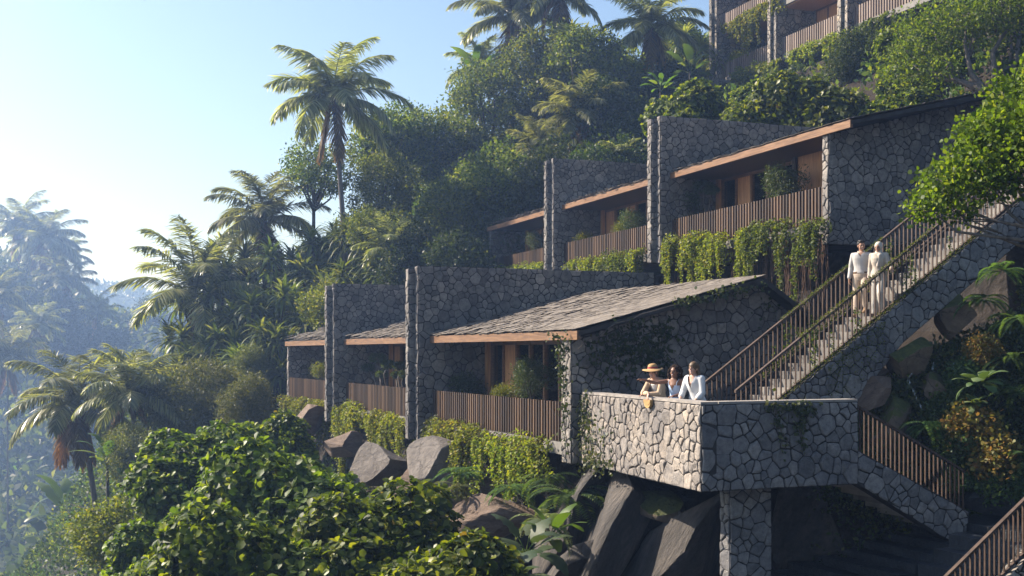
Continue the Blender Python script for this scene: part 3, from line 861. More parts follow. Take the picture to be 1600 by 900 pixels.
SU = Vector((4.54, 23.9, -1.95)); SSL = .682; SW = 1.7
def stair_pt(x, y, z=0.0):
    """point on the upper flight: x up the flight, y across from its near edge"""
    p = SU + US * x + VS * y
    return Vector((p.x, p.y, SU.z + SSL * x + z))
st = empty('upper_staircase', SU, ST_TH)
tag(st, 'long stone staircase with mossy railings climbing from the terrace, a couple walking down it', 'staircase')
b = MB()
run, rise = .25, .25 * SSL
NST = 36
for i in range(NST):
    b.box(i * run, (i + 1) * run + .03, .26, SW - .26, (i) * rise - .25, (i + 1) * rise)
b.build('steps', M['step'], st)
XE = NST * run
for y0, y1 in ((0, .25), (SW - .25, SW)):
    b = MB()
    lo = lambda x: x * SSL - .72
    b.prism([(0, -.25), (1.0, -.25), (2.6, lo(2.6) - .5), (4.2, lo(4.2)), (XE, lo(XE)), (XE, XE * SSL + .22), (0, .22)], y0, y1, 'y')
    sg = b.build('stringer', M['mortar'], st)
    if y0 == 0: cladding(sg, [((0, 0, 0), (1, 0, 0), (0, 0, 1), q) for q in ([(0, -.25), (1.0, -.25), (1.0, SSL + .22), (0, .22)], [(1.0, -.25), (2.6, lo(2.6) - .5), (2.6, 2.6 * SSL + .22), (1.0, SSL + .22)], [(2.6, lo(2.6) - .5), (4.2, lo(4.2)), (4.2, 4.2 * SSL + .22), (2.6, 2.6 * SSL + .22)], [(4.2, lo(4.2)), (XE, lo(XE)), (XE, XE * SSL + .22), (4.2, 4.2 * SSL + .22)])], M['block_shade'])
for y in (.12, SW - .12):
    ra = bar_rail('railing', st, .05, XE, y, lambda x: x * SSL + .27, lambda x: x * SSL + 1.16)

dn = empty('lower_staircase', Vector((PC.x, PC.y, -1.95)), ST_TH)
tag(dn, 'short stone flight with rusty bar railing descending from terrace parapet to dark landing', 'staircase')
b = MB()
for i in range(9):
    b.box(.3 * i, .3 * i + .33, .26, 1.6, -.15 * (i + 1) - .3, -.15 * (i + 1) + .0)
b.build('steps', M['step'], dn)
b = MB()
b.prism([(0, .09), (2.7, .09 - .475 * 2.7), (2.62, -1.88), (2.45, -1.86), (0, -.53)], 0.0, .25, 'y'); sg = b.build('stringer', M['mortar'], dn)
cladding(sg, [((0, 0, 0), (1, 0, 0), (0, 0, 1), [(0, -.53), (2.45, -1.86), (2.62, -1.88), (2.7, .09 - .475 * 2.7), (0, .09)])], M['block_shade'])
bar_rail('railing', dn, .03, 2.66, .1, lambda x: .13 - .475 * x, lambda x: .99 - .51 * x, pitch=.105)
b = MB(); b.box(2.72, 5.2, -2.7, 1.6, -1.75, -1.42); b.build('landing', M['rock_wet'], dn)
b = MB()
for i in range(8):
    b.box(2.7 - .42 * (i + 1), 2.7 - .42 * i + .03, -.4, 2.4, -1.75 - .16 * i - .45, -1.58 - .16 * i)
b.build('dark_steps', M['rock_wet'], dn)  # darkness of these treads is shade in the colour

d3 = empty('bottom_staircase', Vector((8.6, 20.0, -3.5)), ST_TH)
tag(d3, 'dark lowest stair edge with rusty bar railing at the bottom corner below the landing', 'staircase')
b = MB(); b.prism([(-2.6, -2.6 * .69 - .05), (1.4, 1.4 * .69 - .05), (1.4, .2), (-2.6, -2.6 * .69 - .9)], 0, .25, 'y'); b.build('stringer', M['stone_pale'], d3)
bar_rail('railing', d3, -2.5, 1.4, .12, lambda x: x * .69, lambda x: x * .69 + .9, pitch=.105)
b = MB()
for i in range(9):
    b.box(-2.6 + .36 * i, -2.6 + .36 * i + .38, .26, 2.0, -2.6 * .69 - .8 + .248 * i, -2.6 * .69 - .05 + .248 * i)
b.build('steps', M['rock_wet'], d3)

# ------------------------------------------------------------------ foliage generators (all leaves are quads)
def frames(D, rng, up=None, jitter=1.0):
    """rotation matrices whose y axis is D; z axis near up (or random)"""
    n = len(D)
    D = D / np.linalg.norm(D, axis=1, keepdims=True)
    U = rng.normal(size=(n, 3)) * jitter
    if up is not None: U = U + np.asarray(up)
    U = U - D * (U * D).sum(1, keepdims=True)
    U /= np.linalg.norm(U, axis=1, keepdims=True) + 1e-9
    X = np.cross(D, U)
    return np.stack([X, D, U], -1)
def put(T, pos, Rm, s):
    """template (verts, faces) at many places -> V, F"""
    tv, tf = T
    s = np.asarray(s, float)
    if s.ndim == 1: s = s[:, None]
    V = np.einsum('nij,nkj->nki', Rm, tv[None] * s[:, None, :]) + pos[:, None, :]
    n, k = len(pos), len(tv)
    Fq = tf[None] + (np.arange(n) * k)[:, None, None]
    return V.reshape(-1, 3), Fq.reshape(-1, 4)
def join(parts):
    Vs, Fs, Ms, o = [], [], [], 0
    for p in parts:
        V, Fq = p[0], p[1]
        mi = p[2] if len(p) > 2 else 0
        Vs.append(V); Fs.append(Fq + o); Ms.append(np.full(len(Fq), mi)); o += len(V)
    return np.concatenate(Vs), np.concatenate(Fs), np.concatenate(Ms)

LEAF1 = (np.array([(0, 0, 0), (.3, .5, .08), (0, 1, -.06), (-.3, .5, .08)], float), np.array([(0, 1, 2, 3)]))
OBOV = (np.array([(0, 0, 0), (0, .58, .04), (0, 1, -.1), (-.2, .35, .06), (-.34, .72, .06), (.2, .35, .06), (.34, .72, .06)], float),
        np.array([(0, 1, 4, 3), (1, 2, 4, 4), (0, 5, 6, 1), (1, 6, 2, 2)]))
OBOV = (np.array([(0, 0, 0), (0, .55, .03), (0, 1, -.1), (-.19, .3, .07), (-.36, .7, .05), (-.17, .95, -.04), (.19, .3, .07), (.36, .7, .05), (.17, .95, -.04)], float),
        np.array([(0, 1, 4, 3), (1, 2, 5, 4), (0, 6, 7, 1), (1, 7, 8, 2)]))
ROUND = (np.array([(0, 0, 0), (.38, .3, .08), (.4, .75, .06), (0, 1, -.03), (-.4, .75, .06), (-.38, .3, .08), (0, .5, 0)], float),
         np.array([(0, 1, 2, 6), (6, 2, 3, 4), (0, 6, 4, 5)]))
def blade(n=4, w=.03, droop=.9, base=.6):
    V, Fq = [], []
    for i in range(n + 1):
        t = i / n
        wd = w * (base + (1 - base) * math.sin(math.pi * min(t * 1.6, .5))) * (1 - t ** 2.5) + .0015
        y = t - droop * .18 * t ** 3; z = -droop * .45 * t ** 2.2
        V += [(-wd, y, z + wd * .35), (wd, y, z + wd * .35)]
        if i: Fq.append((2*i-2, 2*i-1, 2*i+1, 2*i))
    return np.array(V), np.array(Fq)
BLADE = blade(5, .05, 1.15)
BLADE_STIFF = blade(3, .03, .35)

def sph(rng, n):
    v = rng.normal(size=(n, 3)); return v / np.linalg.norm(v, axis=1, keepdims=True)
def crown_pts(rng, n, RR, lobes=14, lr=.42, low=-.5):
    """points and outward directions on the skins of many uneven lobes filling an ellipsoid"""
    RR = np.array(RR, float)
    c = sph(rng, lobes * 3) * (rng.rand(lobes * 3, 1) ** .4) * .68
    c = c[c[:, 2] > low][:lobes]
    r = lr * (.65 + .7 * rng.rand(len(c)))
    k = rng.choice(len(c), n * 3, p=r ** 2 / (r ** 2).sum())
    d = sph(rng, n * 3)
    P = c[k] + d * (r[k] * (.72 + .33 * rng.rand(n * 3)))[:, None]
    inside = (np.linalg.norm(P[:, None] - c[None], axis=2) < (r * .68)[None]).any(1)
    keep = ~inside
    # gaps: leave out some patches
    h = np.sin(P @ np.array([5.1, 3.3, 4.7]) * 1.7 + rng.rand() * 6) + np.sin(P @ np.array([-3.7, 6.1, 2.9]) * 1.3 + rng.rand() * 6)
    keep &= ~((h > .95) & (rng.rand(len(P)) < .85))
    P, d = P[keep][:n], d[keep][:n]
    return P * RR, d, c * RR, r * RR.mean()

def limbs_mesh(name, rng, base, centers, mat, r0=.12, curve=.2, sub=2, spread=.3):
    b = MB()
    base = Vector(base)
    for c in centers:
        c = Vector(c)
        mid = base.lerp(c, .5) + Vector(rng.normal(size=3)) * curve * (c - base).length * .4
        mid.z = max(mid.z, base.z)
        pts = [base, base.lerp(mid, .6), mid, mid.lerp(c, .6) + Vector(rng.normal(size=3)) * .05, c]
        rr = r0 * rng.uniform(.6, 1)
        b.tube(pts, [rr, rr * .75, rr * .6, rr * .4, rr * .2], 6)
        for k in range(sub):
            t = rng.uniform(.4, .9)
            p = mid.lerp(c, t)
            q = p + Vector(rng.normal(size=3)) * spread * (c - base).length
            b.tube([p, p.lerp(q, .5) + Vector((0, 0, .05)), q], [rr * .35, rr * .22, rr * .08], 5)
    o = b.build(name, mat, None, uv=False, smooth=True)
    me = o.data; bpy.data.objects.remove(o)
    return me

def small_leaf_tree(seed, RR, n, leaf, mats, lobes=24, lr=.3, T=LEAF1, bark='bark_dark', spray=5, limb=True):
    rng = np.random.RandomState(seed)
    P, d, c, r = crown_pts(rng, n // spray, RR, lobes, lr)
    P2 = np.repeat(P, spray, 0) + rng.normal(size=(len(P) * spray, 3)) * leaf * 1.15
    D = np.repeat(d, spray, 0) * .5 + rng.normal(size=P2.shape) * .8 + np.array([0, 0, .12])
    s = leaf * (.65 + .7 * rng.rand(len(P2)))
    V, Fq = put(T, P2, frames(D, rng, (0, 0, 1.1)), s)
    me = np_mesh('crown', V, Fq, mats)
    lm = limbs_mesh('limbs', rng, (0, 0, -RR[2] * 1.05), c[:10], M[bark], .05 * RR[0] * .8) if limb else None
    return dict(crown=me, limbs=lm, rz=RR[2], r=RR[0])

def rosette_shrub(seed, RR, nros, leaf, mats, per=8, lobes=12, T=OBOV):
    rng = np.random.RandomState(seed)
    P, d, c, r = crown_pts(rng, nros, RR, lobes, .34, -.75)
    ax = d * .8 + np.array([0, 0, .55]) + rng.normal(size=d.shape) * .25
    ax /= np.linalg.norm(ax, axis=1, keepdims=True)
    P2 = np.repeat(P, per, 0); A = np.repeat(ax, per, 0)
    rad = rng.normal(size=P2.shape); rad -= A * (rad * A).sum(1, keepdims=True)
    rad /= np.linalg.norm(rad, axis=1, keepdims=True)
    pitch = rng.uniform(-.25, 1.0, len(P2))[:, None]
    D = rad * np.cos(pitch) + A * np.sin(pitch)
    s = leaf * (.45 + .85 * rng.rand(len(P2)) * (1.15 - .3 * pitch[:, 0]))
    Rm = frames(D, rng, None)
    U = A - D * (A * D).sum(1, keepdims=True) + rng.normal(size=A.shape) * .15
    U -= D * (U * D).sum(1, keepdims=True); U /= np.linalg.norm(U, axis=1, keepdims=True) + 1e-9
    Rm = np.stack([np.cross(D, U), D, U], -1)
    V, Fq = put(T, P2 + D * leaf * .08, Rm, s)
    # inner leaves fill the depth
    ni = nros * 2
    Pi = sph(rng, ni) * (rng.rand(ni, 1) ** .5) * .72 * np.array(RR)
    V2, F2 = put(T, Pi, frames(rng.normal(size=Pi.shape) + np.array([0, 0, .3]), rng, (0, 0, 1)), leaf * (.7 + .5 * rng.rand(ni)))
    V, Fq, mi = join([(V, Fq), (V2, F2)])
    young = np.concatenate([np.repeat(((pitch[:, 0] > .62) & (rng.rand(len(P2)) < .75)).astype(int), len(T[1])), np.zeros(len(F2), int)])
    me = np_mesh('crown', V, Fq, [mats, M['lf_young']], young)
    lm = limbs_mesh('limbs', rng, (0, 0, -RR[2]), c[:9], M['bark'], .035 * RR[0])
    return dict(crown=me, limbs=lm, rz=RR[2], r=RR[0])

def palm_crown(seed, nf=22, L0=3.4, dead=4, lw=.042, ll=1.0, upness=.5, mats=None):
    rng = np.random.RandomState(seed)
    parts = []
    for i in range(nf + dead):
        isd = i >= nf
        az = i * 2.39996 + rng.uniform(-.2, .2)
        el = (1.35 - 1.75 * (i / nf) ** 1.0 + upness * .2) if not isd else rng.uniform(-1.25, -.75)
        Lf = L0 * rng.uniform(.85, 1.08) * (.85 if isd else 1)
        h = np.array([math.cos(az), math.sin(az), 0])
        n = 26
        p = np.zeros(3); pts = []; tang = []
        e = el
        for k in range(n + 1):
            pts.append(p.copy())
            t = h * math.cos(e) + np.array([0, 0, math.sin(e)])
            tang.append(t)
            p = p + t * Lf / n
            e -= (.024 + .05 * (k / n)) * (1 if e > -1.35 else 0) * rng.uniform(.8, 1.2)
        pts, tang = np.array(pts), np.array(tang)
        side0 = np.array([-math.sin(az), math.cos(az), 0])
        tw = rng.uniform(-.5, .5)
        # rachis: flat strip with two sides
        w = .028 * (1 - np.linspace(0, 1, n + 1) ** 1.2) + .006
        nor = np.cross(tang, side0)
        a = pts + side0 * w[:, None]; c = pts - side0 * w[:, None]; e_ = pts - nor * w[:, None] * 1.0
        V = np.stack([a, c, e_], 1).reshape(-1, 3)
        q = []
        for k in range(n):
            for x, y in ((0, 1), (1, 2), (2, 0)):
                q.append((3*k+x, 3*k+y, 3*k+3+y, 3*k+3+x))
        parts.append((V, np.array(q), 1 if isd else 0))
        # leaflets
        m = 96
        tt = np.linspace(.1, 1.0, m)
        for sd in (1, -1):
            tj = np.clip(tt + rng.uniform(-.008, .008, m), 0, .999)
            ki = np.minimum((tj * n).astype(int), n - 1); f = (tj * n - ki)[:, None]
            P = pts[ki] * (1 - f) + pts[ki + 1] * f
            Tg = tang[ki]
            sw = side0 * math.cos(tw * .5) + np.cross(Tg, side0) * math.sin(tw * .5) * sd
            ang = (1.2 - .6 * tj)[:, None]
            lift = (.1 - .2 * tj)[:, None] + rng.uniform(-1.3, 1.1, (m, 1))
            D = Tg * np.cos(ang) + sd * sw * np.sin(ang) + nor[ki] * -lift * sd * 0 + np.array([0, 0, 1.0]) * lift * .3 - np.array([0, 0, .45 if isd else .28])
            ln = ll * L0 / 3.4 * (np.sin(np.pi * np.clip(.12 + .8 * tj, 0, 1)) ** .6) * rng.uniform(.8, 1.1, m)
            s = np.stack([np.full(m, 1.0) * lw / .035 * L0 / 3.4, ln, ln], -1)
            Rm = frames(D, rng, (0, 0, 1.0), .25)
            Tm = (BLADE_STIFF[0] * 1.0, BLADE_STIFF[1])
            parts.append((*put(Tm, P, Rm, s), 1 if isd or (rng.rand() < .0) else 0))
    V, Fq, mi = join(parts)
    return np_mesh('crown', V, Fq, mats or [M['lf_palm'], M['lf_palm_dead']], mi)

def trunk_mesh(name, r0, r1, bend, mat, rng, n=10):
    """unit-height trunk; scaled to length on the object"""
    b = MB()
    pts = [(bend * (t ** 1.6) + .01 * math.sin(9 * t), bend * .4 * t * t, t) for t in np.linspace(0, 1, n)]
    rr = [r0 + (r1 - r0) * t ** .7 + (.35 * r0 * (1 - t / .12) if t < .12 else 0) for t in np.linspace(0, 1, n)]
    b.tube(pts, rr, 8)
    o = b.build(name, mat, None, uv=False, smooth=True)
    me = o.data; bpy.data.objects.remove(o)
    return me

def pandanus(seed, nros, spread, height, mats, bl=1.45, per=40):
    rng = np.random.RandomState(seed)
    parts = []; stems = MB()
    for i in range(nros):
        a = rng.uniform(0, 6.283); rr = spread * math.sqrt(rng.rand())
        top = np.array([math.cos(a) * rr, math.sin(a) * rr, height * rng.uniform(.45, 1)])
        stems.tube([(top[0] * .3, top[1] * .3, -1.0), (top[0] * .8, top[1] * .8, top[2] * .5), tuple(top)], [.06, .05, .045], 6)
        k = per
        azs = np.arange(k) * 2.4 + rng.rand()
        el = np.linspace(1.35, -.35, k) + rng.uniform(-.15, .15, k)
        D = np.stack([np.cos(azs) * np.cos(el), np.sin(azs) * np.cos(el), np.sin(el)], -1)
        P = np.repeat(top[None], k, 0) + np.array([0, 0, 1]) * np.linspace(.12, -.12, k)[:, None]
        ln = bl * rng.uniform(.75, 1.1, k)
        parts.append(put(BLADE, P, frames(D, rng, (0, 0, 2.0), .2), np.stack([np.full(k, 1.25) , ln, ln], -1)))
    V, Fq, mi = join(parts)
    o = stems.build('stems', M['bark_dark'], None, uv=False, smooth=True); sm = o.data; bpy.data.objects.remove(o)
    return np_mesh('blades', V, Fq, mats), sm

def leaf_big(n=8, w=.2, droop=.6, rib=.15, torn=0.0, rng=None):
    """long banana or broad leaf: two halves folded along the midrib"""
    V, Fq = [], []
    for i in range(n + 1):
        t = i / n
        wd = w * (math.sin(math.pi * min(1, t * .93 + .05)) ** .55)
        if rng is not None and torn: wd *= 1 - torn * rng.rand()
        y = t - droop * .25 * t ** 3; z = -droop * .5 * t ** 2.2
        V += [(-wd, y - wd * .3, z + rib * wd - wd * .25 * droop), (0, y, z), (wd, y - wd * .3, z + rib * wd - wd * .25 * droop)]
        if i:
            a = 3 * i - 3
            Fq += [(a, a + 1, a + 4, a + 3), (a + 1, a + 2, a + 5, a + 4)]
    return np.array(V), np.array(Fq)
def banana(seed, n, L0, mats, w=.19, stalk=.45, elr=(1.3, .2), torn=.35):
    rng = np.random.RandomState(seed); parts = []; b = MB()
    for i in range(n):
        az = i * 2.4 + rng.uniform(-.3, .3); el = elr[0] + (elr[1] - elr[0]) * i / max(n - 1, 1) + rng.uniform(-.1, .1)
        D = np.array([math.cos(az) * math.cos(el), math.sin(az) * math.cos(el), math.sin(el)])
        ln = L0 * rng.uniform(.75, 1.1)
        p0 = np.array([0, 0, rng.uniform(-.2, .1) * L0]); p1 = p0 + D * ln * stalk
        b.tube([tuple(p0), tuple((p0 + p1) / 2 + np.array([0, 0, .03])), tuple(p1)], [.035 * L0 / 2, .028 * L0 / 2, .02 * L0 / 2], 5)
        T = leaf_big(12, w, rng.uniform(.5, 1.1), .2, torn, rng)
        parts.append(put(T, p1[None], frames(D[None] * 1.0, rng, (0, 0, 3.0), .3), np.array([ln])))
    V, Fq, mi = join(parts)
    o = b.build('stalks', M['lf_banana'], None, uv=False, smooth=True); sm = o.data; bpy.data.objects.remove(o)
    return np_mesh('leaves', V, Fq, mats), sm

def fern(seed, nf, L0, mats, elr=(1.2, .25), pin=22, wd=.16):
    rng = np.random.RandomState(seed); parts = []
    for i in range(nf):
        az = i * 2.4 + rng.uniform(-.3, .3); e = elr[0] + (elr[1] - elr[0]) * rng.rand()
        Lf = L0 * rng.uniform(.7, 1.1); h = np.array([math.cos(az), math.sin(az), 0]); sd0 = np.array([-math.sin(az), math.cos(az), 0])
        p = np.zeros(3); n = pin
        for k in range(n):
            t = h * math.cos(e) + np.array([0, 0, math.sin(e)])
            p = p + t * Lf / n; e -= .075
            f = k / n
            if f < .08: continue
            ln = Lf * wd * (math.sin(math.pi * (.15 + .83 * f)) ** .8) * 1.25
            for s in (1, -1):
                D = (sd0 * s + t * .35 - np.array([0, 0, .15]))[None]
                parts.append(put(LEAF1, p[None], frames(D, rng, (0, 0, 2.5), .15), np.array([[ln * .55, ln, ln]])))
    V, Fq, mi = join(parts)
    return np_mesh('fronds', V, Fq, mats)

def rock_mesh(name, seed, size, mat, planes=11, rough=.045, sub=5, strat=None, face=None):
    rng = np.random.RandomState(seed)
    bm = bmesh.new()
    bmesh.ops.create_icosphere(bm, subdivisions=sub, radius=1.0)
    V = np.array([v.co for v in bm.verts])
    for i in range(planes):
        nrm = sph(rng, 1)[0]; d = rng.uniform(.32, .75)
        s = V @ nrm
        over = s > d
        V[over] -= np.outer(s[over] - d, nrm)
    if face is not None:
        for fx in face:
            q = np.array(fx[:3]); q = q / np.linalg.norm(q); s = V @ q; o_ = s > fx[3]; V[o_] -= np.outer(s[o_] - fx[3], q)
    V *= np.array(size)
    nn = V / (np.linalg.norm(V, axis=1, keepdims=True) + 1e-9)
    d = np.zeros(len(V))
    for fr, am in ((1.3, 1.0), (2.9, .55), (6.1, .3)):
        for j in range(4):
            a = sph(rng, 1)[0] * fr * rng.uniform(.7, 1.3)
            d += am * np.sin(V @ a + rng.rand() * 6.28) / 3
    V = V + nn * (d * rough)[:, None]
    if strat is not None:
        a = np.array(strat) / np.linalg.norm(strat)
        V = V + nn * (np.sign(np.sin(V @ a * 7.0)) * .02 + np.sin(V @ a * 17.0) * .012)[:, None]
    for v, c in zip(bm.verts, V): v.co = c
    me = bpy.data.meshes.new(name); bm.to_mesh(me); bm.free()
    me.materials.append(mat)
    me.polygons.foreach_set('use_smooth', [True] * len(me.polygons))
    try: me.set_sharp_from_angle(angle=R(32))
    except Exception: pass
    return me

# ------------------------------------------------------------------ rocks
def rock(name, label, px, py, depth, size, seed, mat, rot=(0, 0, 0), group=None, **kw):
    o = link(name, rock_mesh(name, seed, size, M[mat], **kw))
    o.location = at(px, py, depth); o.rotation_euler = tuple(R(a) for a in rot)
    return tag(o, label, 'rock', group)
ROCKS = [
 ('rounded brown boulder under the farthest balcony of the lower villas', 478, 662, 46, (1.5, 1.6, 1.3), 11, 'rock_brown', (0, 0, 0)),
 ('brown boulder lying beside the hanging vines of the middle lower balcony', 545, 690, 41, (1.3, 1.2, .8), 12, 'rock_brown', (0, 0, 8)),
 ('large flat grey slab boulder tilted below the middle lower balcony', 592, 722, 34.5, (1.7, 1.2, 1.15), 13, 'rock_grey', (0, 6, 4)),
 ('grey rock in half shade beside the tilted grey slab', 668, 735, 32, (1.1, 1.2, 1.0), 14, 'rock_grey', (0, 8, 0)),
 ('big slanted reddish brown rock with diagonal streaks below the near balcony vines', 748, 806, 28.0, (1.7, 1.4, 1.0), 15, 'rock_brown', (0, -8, 5)),
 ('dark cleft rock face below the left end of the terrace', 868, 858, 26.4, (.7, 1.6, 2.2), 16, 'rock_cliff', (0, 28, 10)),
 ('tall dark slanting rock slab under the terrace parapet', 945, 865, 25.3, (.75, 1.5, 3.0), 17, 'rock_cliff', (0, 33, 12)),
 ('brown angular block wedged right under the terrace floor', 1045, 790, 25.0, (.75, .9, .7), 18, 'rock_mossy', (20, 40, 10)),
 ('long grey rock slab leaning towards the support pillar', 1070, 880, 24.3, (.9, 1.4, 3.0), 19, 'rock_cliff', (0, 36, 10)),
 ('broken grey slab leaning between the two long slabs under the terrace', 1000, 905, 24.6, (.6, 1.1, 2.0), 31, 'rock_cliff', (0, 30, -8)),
 ('low dark slab running down to the split leaf plants', 885, 905, 25.2, (.6, 1.1, 1.6), 32, 'rock_cliff', (0, 34, 15)),
 ('broad brown rock mass joining the slabs above the glossy shrubs', 655, 815, 31.5, (2.6, 1.6, 1.9), 33, 'rock_brown', (0, 0, 0)),
 ('broad dark rock mass under the near vines and the pier', 812, 835, 28.3, (2.0, 1.5, 1.9), 34, 'rock_cliff', (0, 12, 0)),
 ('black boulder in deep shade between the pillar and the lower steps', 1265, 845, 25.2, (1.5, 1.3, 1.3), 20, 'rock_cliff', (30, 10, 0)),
 ('big mossy boulder wedged under the stone side of the long staircase', 1490, 490, 26.15, (.6, .7, .62), 21, 'rock_mossy', (10, -35, 20)),
 ('sunlit brown boulder with mossy shade side above the water trickle', 1412, 556, 25.4, (.85, .7, .5), 22, 'rock_mossy', (0, -10, 0)),
 ('dark grey boulder at the foot of the staircase beside the terrace corner', 1372, 612, 25.05, (.55, .6, .34), 23, 'rock_brown', (0, -30, 0)),
 ('mossy dark rock behind the rusty railing of the lower flight', 1385, 668, 25.3, (.8, .7, .75), 24, 'rock_mossy', (0, 10, 30)),
 ('small moss covered rock that the trickle runs over', 1458, 606, 25.2, (.38, .4, .34), 25, 'rock_mossy', (0, 0, 0)),
 ('moss covered stone beside the thin upper trickle', 1478, 560, 26.0, (.42, .4, .26), 26, 'rock_mossy', (0, 0, 50)),
 ('wet black boulder beside the dark lower landing', 1556, 782, 23.6, (.85, .6, .5), 27, 'rock_wet', (0, 24, 10)),
]
FACES = {11: [(-.75, -.35, .55, .3), (.3, -.9, .2, .6)], 12: [(-.6, -.5, .65, .35)], 13: [(-.6, -.55, .6, .22), (.75, -.5, .3, .5), (0, -.5, .9, .45)], 33: [(-.5, -.5, .7, .3), (.3, -.9, .3, .5)], 34: [(-.5, -.6, .6, .35), (.3, -.9, .1, .5)], 14: [(-.55, -.6, .6, .3), (.5, -.8, .2, .5)], 15: [(-.55, -.45, .72, .2), (.2, -.9, .3, .55)], 23: [(-.3, -.8, .5, .3), (.6, -.6, .4, .4)], 22: [(-.5, -.4, .8, .4)], 21: [(-.6, -.6, .5, .45)]}
for r_ in ROCKS: rock('boulder', *r_, face=FACES.get(r_[5]), strat=(1.0, .3, 1.4) if r_[5] == 15 else None)

# water trickles down the mossy rocks
def water_mat():
    m, n, out = new_mat('falling_water')
    tc = N(n, 'ShaderNodeTexCoord'); mp = N(n, 'ShaderNodeMapping'); mp.inputs['Scale'].default_value = (30, 30, 3)
    L(n, tc.outputs['Object'], mp.inputs[0])
    no = N(n, 'ShaderNodeTexNoise', i_Scale=1.0, i_Detail=4.0); L(n, mp.outputs[0], no.inputs['Vector'])
    fa = ramp(n, no.outputs['Fac'], [(.48, (0, 0, 0)), (.68, (.55, .55, .55))])
    bs = N(n, 'ShaderNodeBsdfPrincipled', i_Roughness=.15); bs.inputs['Base Color'].default_value = (.6, .66, .7, 1)
    tr = N(n, 'ShaderNodeBsdfTransparent'); mx = N(n, 'ShaderNodeMixShader')
    L(n, fa, mx.inputs[0]); L(n, tr.outputs[0], mx.inputs[1]); L(n, bs.outputs[0], mx.inputs[2]); L(n, mx.outputs[0], out.inputs[0])
    return m
WATER = water_mat()
for lab, pts in (('thin white water trickle curving over the mossy rocks', [(1425, 583, 24.75), (1419, 592, 24.7), (1424, 605, 24.62), (1432, 622, 24.55), (1441, 640, 24.5)]),
                 ('short straight water trickle beside the hosta plant', [(1492, 562, 25.35), (1490, 574, 25.25), (1488, 586, 25.2)]),
                 ('faint water strand between the two mossy stones', [(1459, 566, 25.45), (1457, 576, 25.35), (1458, 584, 25.3)])):
    b = MB(); b.tube([at(*p) for p in pts], [.012] + [.026] * (len(pts) - 2) + [.012], 7)
    tag(b.build('water_trickle', WATER, uv=False, smooth=True), lab, 'water')

# ------------------------------------------------------------------ plant prototypes
P_TREE = [small_leaf_tree(101, (3.0, 3.0, 2.6), 15000, .17, M['lf_olive'], 28, .29),
          small_leaf_tree(102, (3.2, 3.0, 2.3), 15000, .17, M['lf_olive'], 30, .27),
          small_leaf_tree(103, (2.8, 3.0, 3.0), 15000, .17, M['lf_olive'], 18, .38)]
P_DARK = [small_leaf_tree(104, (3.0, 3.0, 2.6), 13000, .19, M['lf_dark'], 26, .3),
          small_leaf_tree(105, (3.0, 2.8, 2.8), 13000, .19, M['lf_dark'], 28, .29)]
P_YEL = [small_leaf_tree(106, (1.6, 1.6, 1.5), 6500, .14, M['lf_yellow'], 16, .36, bark='bark')]
P_OPEN = [small_leaf_tree(107, (2.6, 2.4, 1.9), 5200, .17, M['lf_olive'], 14, .3)]
P_SHRUB = [rosette_shrub(111, (2.0, 2.0, 1.7), 2400, .165, M['lf_shrub'], lobes=24),
           rosette_shrub(112, (2.2, 1.9, 1.6), 2400, .165, M['lf_shrub'], lobes=28),
           rosette_shrub(113, (1.9, 2.1, 1.8), 2400, .165, M['lf_shrub'], lobes=22)]
P_FEATH = [small_leaf_tree(121, (1.8, 1.8, 1.7), 13000, .15, M['lf_feather'], 22, .33, T=(LEAF1[0] * np.array([.45, 1.2, 1]), LEAF1[1]), limb=False),
           small_leaf_tree(122, (1.9, 1.6, 1.6), 13000, .15, M['lf_feather'], 26, .3, T=(LEAF1[0] * np.array([.45, 1.2, 1]), LEAF1[1]), limb=False)]
P_PALM = [palm_crown(131, 22, 3.5, 2), palm_crown(132, 20, 3.4, 2, upness=1.2), palm_crown(133, 20, 3.4, 5, upness=.3), palm_crown(134, 18, 3.4, 1, upness=1.6)]
P_PAN = [pandanus(141, 9, 1.4, 1.9, M['lf_pan'], 1.05, 56), pandanus(142, 11, 1.6, 2.2, M['lf_pan'], 1.0, 56), pandanus(143, 7, 1.1, 1.6, M['lf_pan'], 1.15, 60)]
P_BAN = [banana(151, 9, 2.0, M['lf_banana']), banana(152, 11, 1.7, M['lf_banana'])]
P_FERN = [fern(161, 16, 1.0, M['lf_fern']), fern(162, 14, 1.0, M['lf_fern'], (1.0, .1))]
P_FERNP = [fern(163, 13, 1.0, M['lf_fern_pale'], (.9, -.1))]
P_POT = [small_leaf_tree(171, (.6, .6, .62), 3600, .075, M['lf_grey'], 14, .36, T=(LEAF1[0] * np.array([.5, 1.2, 1]), LEAF1[1]), bark='bark'),
         small_leaf_tree(172, (.55, .55, .45), 3000, .075, M['lf_dark'], 12, .36, T=(LEAF1[0] * np.array([.5, 1.2, 1]), LEAF1[1]), bark='bark'),
         small_leaf_tree(173, (.4, .4, .35), 2400, .07, M['lf_yellow'], 12, .4, T=(LEAF1[0] * np.array([.35, 1.4, 1]), LEAF1[1]), bark='bark')]
rngP = np.random.RandomState(77)
TR_STRAIGHT = trunk_mesh('trunk', .16, .1, .0, M['bark_dark'], rngP)
TR_PALM = [trunk_mesh('trunk', .17, .12, .05, M['bark'], rngP), trunk_mesh('trunk', .16, .11, -.07, M['bark'], rngP)]

